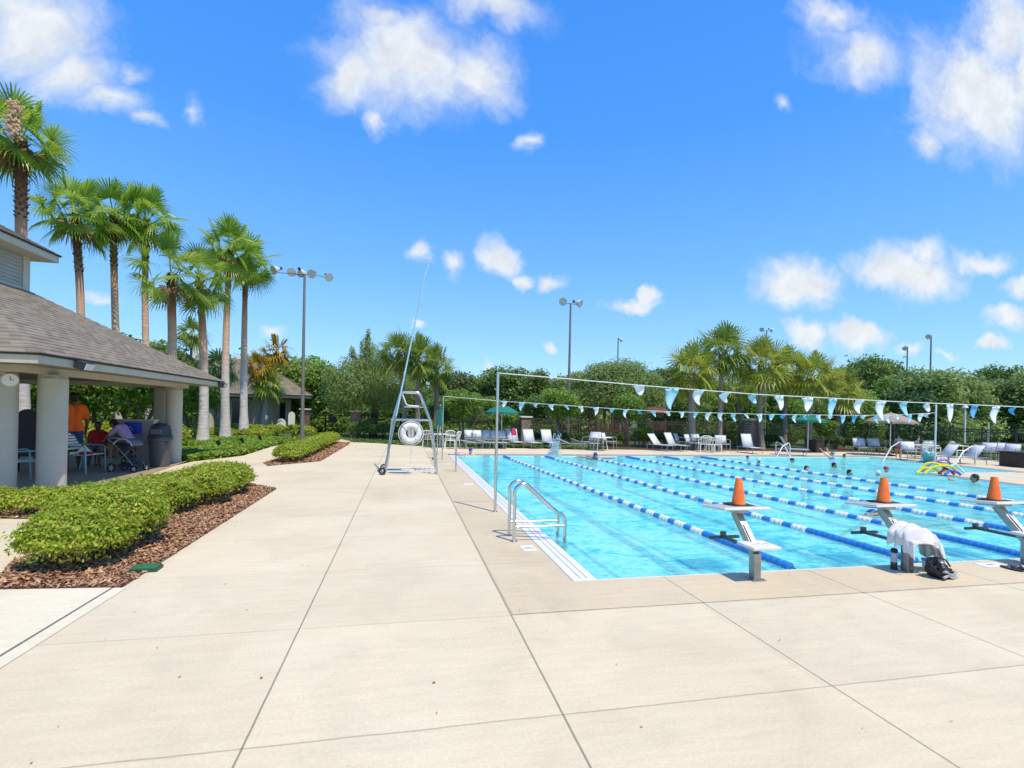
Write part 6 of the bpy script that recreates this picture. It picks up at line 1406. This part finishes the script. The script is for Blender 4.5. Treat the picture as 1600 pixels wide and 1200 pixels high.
sw('dark haired child in green holding the right pool edge', 1524, 754, 60, M_skin, M_hairk, 'hair', ('suit', M_teal), .95, .02, dict(ell=(.22, .2, -.1), wrl=(.25, .42, -.02)))
sw('freestyle swimmer with one arm raised behind the middle starting block', 1372, 800, 80, M_skin, M_capb, 'cap', ('trunks', M_shorts), 1., -.10, dict(head=(0, .10, .02), look=(0, .8, -.7), up=(0, .7, .8), neck=(0, -.04, -.02), shl=(.18, -.1, -.02), shr=(-.18, -.1, -.03), elr=(-.36, .10, .17), wrr=(-.34, .42, .10), ell=(.2, .2, -.2), wrl=(.2, .4, -.3), hipl=(.085, -.6, -.06), hipr=(-.085, -.6, -.06), knl=(.1, -1., -.1), knr=(-.1, -1., -.12), anl=(.1, -1.4, -.1), anr=(-.1, -1.4, -.2), toel=(.1, -1.5, -.12), toer=(-.1, -1.5, -.22)), .012)
q = gp(719, 712, WL); b = MB(); b.lathe([(.0, 0), (.20, .01), (.22, .06), (.20, .11), (.0, .12)], n=18, c=(q[0], q[1], WL)); tag(b.build('swim_float', M_pinkf, smooth=True, loc=(q[0], q[1], WL)), 'pink foam float beside the swimmer at the far left wall', 'float')
# splash: droplets and a low crown of foam
q = gp(865, 713, WL); V = []; F_ = []; r = random.Random(3); b = MB()
for i in range(1500):
    a = r.uniform(0, 6.28); u = r.random(); hgt = (1-u)**1.6*1.0*r.random(); rad = .05+.34*u*r.random()+.1*hgt; s = r.uniform(.004, .015)
    b.sph((q[0]+math.cos(a)*rad+.15*hgt, q[1]+math.sin(a)*rad*.7, WL+.02+hgt), (s, s, s*r.uniform(1, 2.2)), 5, 4)
ms, nt_, bs_ = new_mat('water_spray'); bs_.inputs['Base Color'].default_value = (.75, .93, .95, 1); bs_.inputs['Roughness'].default_value = .15; bs_.inputs['Transmission Weight'].default_value = .35
o = tag(b.build('water_splash', ms, smooth=True, loc=(q[0], q[1], WL)), kind='stuff')
# ------------------------------------------------------------------ light, sky, camera
sd = Vector((.25, -.44, 1.)).normalized()
sun = bpy.data.lights.new('sun', 'SUN'); sun.energy = 3.3; sun.angle = math.radians(.53); sun.color = (1., .87, .66)
so = bpy.data.objects.new('sun', sun); COL.objects.link(so); so.rotation_euler = sd.to_track_quat('Z', 'Y').to_euler(); so.location = (10, -20, 40)
w = bpy.data.worlds.new('World'); S.world = w; w.use_nodes = True; nt = w.node_tree; L = nt.links
bg = nt.nodes['Background']; sky = nt.nodes.new('ShaderNodeTexSky'); sky.sky_type = 'NISHITA'; sky.sun_disc = False
sky.sun_elevation = math.asin(sd.z); sky.sun_rotation = math.atan2(sd.x, sd.y); sky.air_density = 1.0; sky.dust_density = .15; sky.ozone_density = 3.0
hs = nt.nodes.new('ShaderNodeHueSaturation'); hs.inputs['Saturation'].default_value = 1.15; hs.inputs['Value'].default_value = 1.5; L.new(sky.outputs[0], hs.inputs['Color'])
tc = nt.nodes.new('ShaderNodeTexCoord'); sp = nt.nodes.new('ShaderNodeSeparateXYZ'); L.new(tc.outputs['Generated'], sp.inputs[0])
def M(op, a, b=None, c=None):
    n = nt.nodes.new('ShaderNodeMath'); n.operation = op
    for i, v in enumerate((a, b, c)):
        if v is None: continue
        if isinstance(v, (int, float)): n.inputs[i].default_value = v
        else: L.new(v, n.inputs[i])
    return n.outputs[0]
yy = M('MAXIMUM', M('ABSOLUTE', sp.outputs[1]), .05)
cu = M('DIVIDE', sp.outputs[0], yy); cv = M('DIVIDE', sp.outputs[2], yy)
cx0 = nt.nodes.new('ShaderNodeCombineXYZ'); L.new(cu, cx0.inputs[0]); L.new(cv, cx0.inputs[1])
wz = nt.nodes.new('ShaderNodeTexNoise'); wz.inputs['Scale'].default_value = 6.5; wz.inputs['Detail'].default_value = 8.; wz.inputs['Roughness'].default_value = .58; L.new(cx0.outputs[0], wz.inputs['Vector'])
ws = nt.nodes.new('ShaderNodeVectorMath'); ws.operation = 'SUBTRACT'; L.new(wz.outputs['Color'], ws.inputs[0]); ws.inputs[1].default_value = (.5, .5, .5)
wm = nt.nodes.new('ShaderNodeVectorMath'); wm.operation = 'SCALE'; L.new(ws.outputs[0], wm.inputs[0]); wm.inputs['Scale'].default_value = .14
cx = nt.nodes.new('ShaderNodeVectorMath'); cx.operation = 'ADD'; L.new(cx0.outputs[0], cx.inputs[0]); L.new(wm.outputs[0], cx.inputs[1])
nz = nt.nodes.new('ShaderNodeTexNoise'); nz.inputs['Scale'].default_value = 6.5; nz.inputs['Detail'].default_value = 9.; nz.inputs['Roughness'].default_value = .62; nz.inputs['Distortion'].default_value = .2; L.new(cx.outputs[0], nz.inputs['Vector'])
nz2 = nt.nodes.new('ShaderNodeTexNoise'); nz2.inputs['Scale'].default_value = 17.; nz2.inputs['Detail'].default_value = 7.; nz2.inputs['Roughness'].default_value = .6; L.new(cx.outputs[0], nz2.inputs['Vector'])
def blob(px, py, rx_, ry_, k):
    d = ray(px, py); u, v = d[0]/d[1], d[2]/d[1]
    d1 = ray(px+rx_, py); d2 = ray(px, py-ry_)
    ru = abs(d1[0]/d1[1]-u); rv = abs(d2[2]/d2[1]-v)
    s = nt.nodes.new('ShaderNodeVectorMath'); s.operation = 'MULTIPLY_ADD'; L.new(cx.outputs[0], s.inputs[0])
    s.inputs[1].default_value = (1/ru, 1/rv, 0); s.inputs[2].default_value = (-u/ru, -v/rv, 0)
    l = nt.nodes.new('ShaderNodeVectorMath'); l.operation = 'LENGTH'; L.new(s.outputs[0], l.inputs[0])
    # 1 at centre, 0 at the rim, negative beyond; scaled by k
    return M('SUBTRACT', k, M('MULTIPLY', l.outputs['Value'], 1.0))
BL = [(640, 100, 145, 95, 1.0), (745, 115, 75, 75, .95), (555, 115, 65, 60, .9), (585, 190, 40, 30, .6), (770, 10, 110, 40, .8), (832, 216, 34, 24, .62), (600, 30, 60, 30, .7),
      (55, 35, 125, 95, .95), (115, 110, 85, 60, .85), (170, 155, 75, 42, .78), (225, 190, 55, 26, .62), (20, 10, 90, 60, .85), (205, 115, 50, 40, .42), (300, 170, 30, 45, .38),
      (1300, 20, 70, 40, .8), (1345, 85, 85, 60, .85), (1225, 165, 30, 26, .4), (1540, 150, 115, 105, 1.05), (1575, 50, 90, 80, .95), (1450, 215, 50, 45, .7), (1620, 120, 70, 110, 1.),
      (1245, 438, 80, 44, 1.), (1425, 428, 85, 46, 1.05), (1438, 392, 42, 30, 1.), (1535, 408, 60, 28, .85), (1595, 445, 45, 34, .8), (1580, 500, 55, 28, .7),
      (1262, 517, 34, 27, 1.), (1340, 517, 54, 26, 1.), (1415, 538, 42, 24, .7), (1555, 538, 34, 16, .85), (1480, 550, 40, 12, .5),
      (780, 402, 38, 38, 1.), (812, 435, 34, 22, .8), (864, 433, 36, 24, .72), (985, 480, 48, 17, 1.), (1012, 468, 24, 16, 1.),
      (653, 392, 26, 28, .72), (702, 408, 34, 28, .75), (857, 541, 18, 14, .95), (655, 515, 24, 17, .7), (160, 455, 80, 30, .45), (430, 515, 44, 22, .5), (765, 570, 20, 10, .6), (80, 250, 60, 30, .3)]
cur = None
for q in BL:
    o = blob(*q); cur = o if cur is None else M('MAXIMUM', cur, o)
den = M('ADD', cur, M('ADD', M('MULTIPLY', M('SUBTRACT', nz.outputs['Fac'], .5), 1.15), M('MULTIPLY', M('SUBTRACT', nz2.outputs['Fac'], .5), .45)))
mr = nt.nodes.new('ShaderNodeMapRange'); mr.interpolation_type = 'SMOOTHSTEP'; L.new(den, mr.inputs[0]); mr.inputs[1].default_value = -.14; mr.inputs[2].default_value = .66
mr2 = nt.nodes.new('ShaderNodeMapRange'); mr2.interpolation_type = 'SMOOTHSTEP'; L.new(den, mr2.inputs[0]); mr2.inputs[1].default_value = -.30; mr2.inputs[2].default_value = .86
hv = nt.nodes.new('ShaderNodeMapRange'); L.new(cv, hv.inputs[0]); hv.inputs[1].default_value = .30; hv.inputs[2].default_value = .48
fac = M('MULTIPLY', M('ADD', M('MULTIPLY', mr.outputs[0], M('SUBTRACT', 1.0, hv.outputs[0])), M('MULTIPLY', mr2.outputs[0], hv.outputs[0])), .93)
cr = nt.nodes.new('ShaderNodeMapRange'); L.new(nz2.outputs['Fac'], cr.inputs[0]); cr.inputs[1].default_value = .3; cr.inputs[2].default_value = .7; cr.inputs[3].default_value = 4.0; cr.inputs[4].default_value = 4.9
cc = nt.nodes.new('ShaderNodeVectorMath'); cc.operation = 'SCALE'; cc.inputs[0].default_value = (.95, .985, 1.0); L.new(cr.outputs[0], cc.inputs['Scale'])
rp = nt.nodes.new('ShaderNodeValToRGB'); L.new(sp.outputs[2], rp.inputs[0]); e = rp.color_ramp.elements
e[0].position = 0.; e[0].color = (.33, .66, .98, 1); e[1].position = .75; e[1].color = (.03, .26, .95, 1)
for p_, c_ in ((.10, (.26, .59, 1.)), (.28, (.14, .45, 1.)), (.48, (.055, .325, 1.))): k_ = e.new(p_); k_.color = (*c_, 1)
rs = nt.nodes.new('ShaderNodeVectorMath'); rs.operation = 'SCALE'; L.new(rp.outputs[0], rs.inputs[0]); rs.inputs['Scale'].default_value = 4.9
m0 = nt.nodes.new('ShaderNodeMix'); m0.data_type = 'RGBA'; m0.inputs[0].default_value = .8; L.new(hs.outputs[0], m0.inputs[6]); L.new(rs.outputs[0], m0.inputs[7])
mx = nt.nodes.new('ShaderNodeMix'); mx.data_type = 'RGBA'; L.new(fac, mx.inputs[0]); L.new(m0.outputs[2], mx.inputs[6]); L.new(cc.outputs[0], mx.inputs[7])
L.new(mx.outputs[2], bg.inputs[0]); bg.inputs[1].default_value = .15
w.cycles.sampling_method = 'MANUAL'; w.cycles.sample_map_resolution = 512
cam = bpy.data.cameras.new('camera'); co = bpy.data.objects.new('camera', cam); COL.objects.link(co); S.camera = co
cam.sensor_fit = 'HORIZONTAL'; cam.sensor_width = 36; cam.lens = FPX/1600*36; cam.clip_start = .05; cam.clip_end = 1500
Rw = Vector(_R); Uw = Vector(_U); Fw = Vector(_F)
Mx = Matrix((Rw, Uw, -Fw)).transposed().to_4x4(); Mx.translation = (0, 0, H); co.matrix_world = Mx
cam.shift_y = (PY-600)/1600
S.view_settings.view_transform = 'Standard'; S.view_settings.look = 'None'; S.view_settings.exposure = .45; S.view_settings.gamma = 1
S.cycles.max_bounces = 8; S.cycles.transparent_max_bounces = 12; S.cycles.use_adaptive_sampling = True; S.cycles.adaptive_threshold = .02
S.cycles.use_denoising = True
try: S.cycles.denoiser = 'OPENIMAGEDENOISE'
except Exception: pass
bpy.context.view_layer.update()
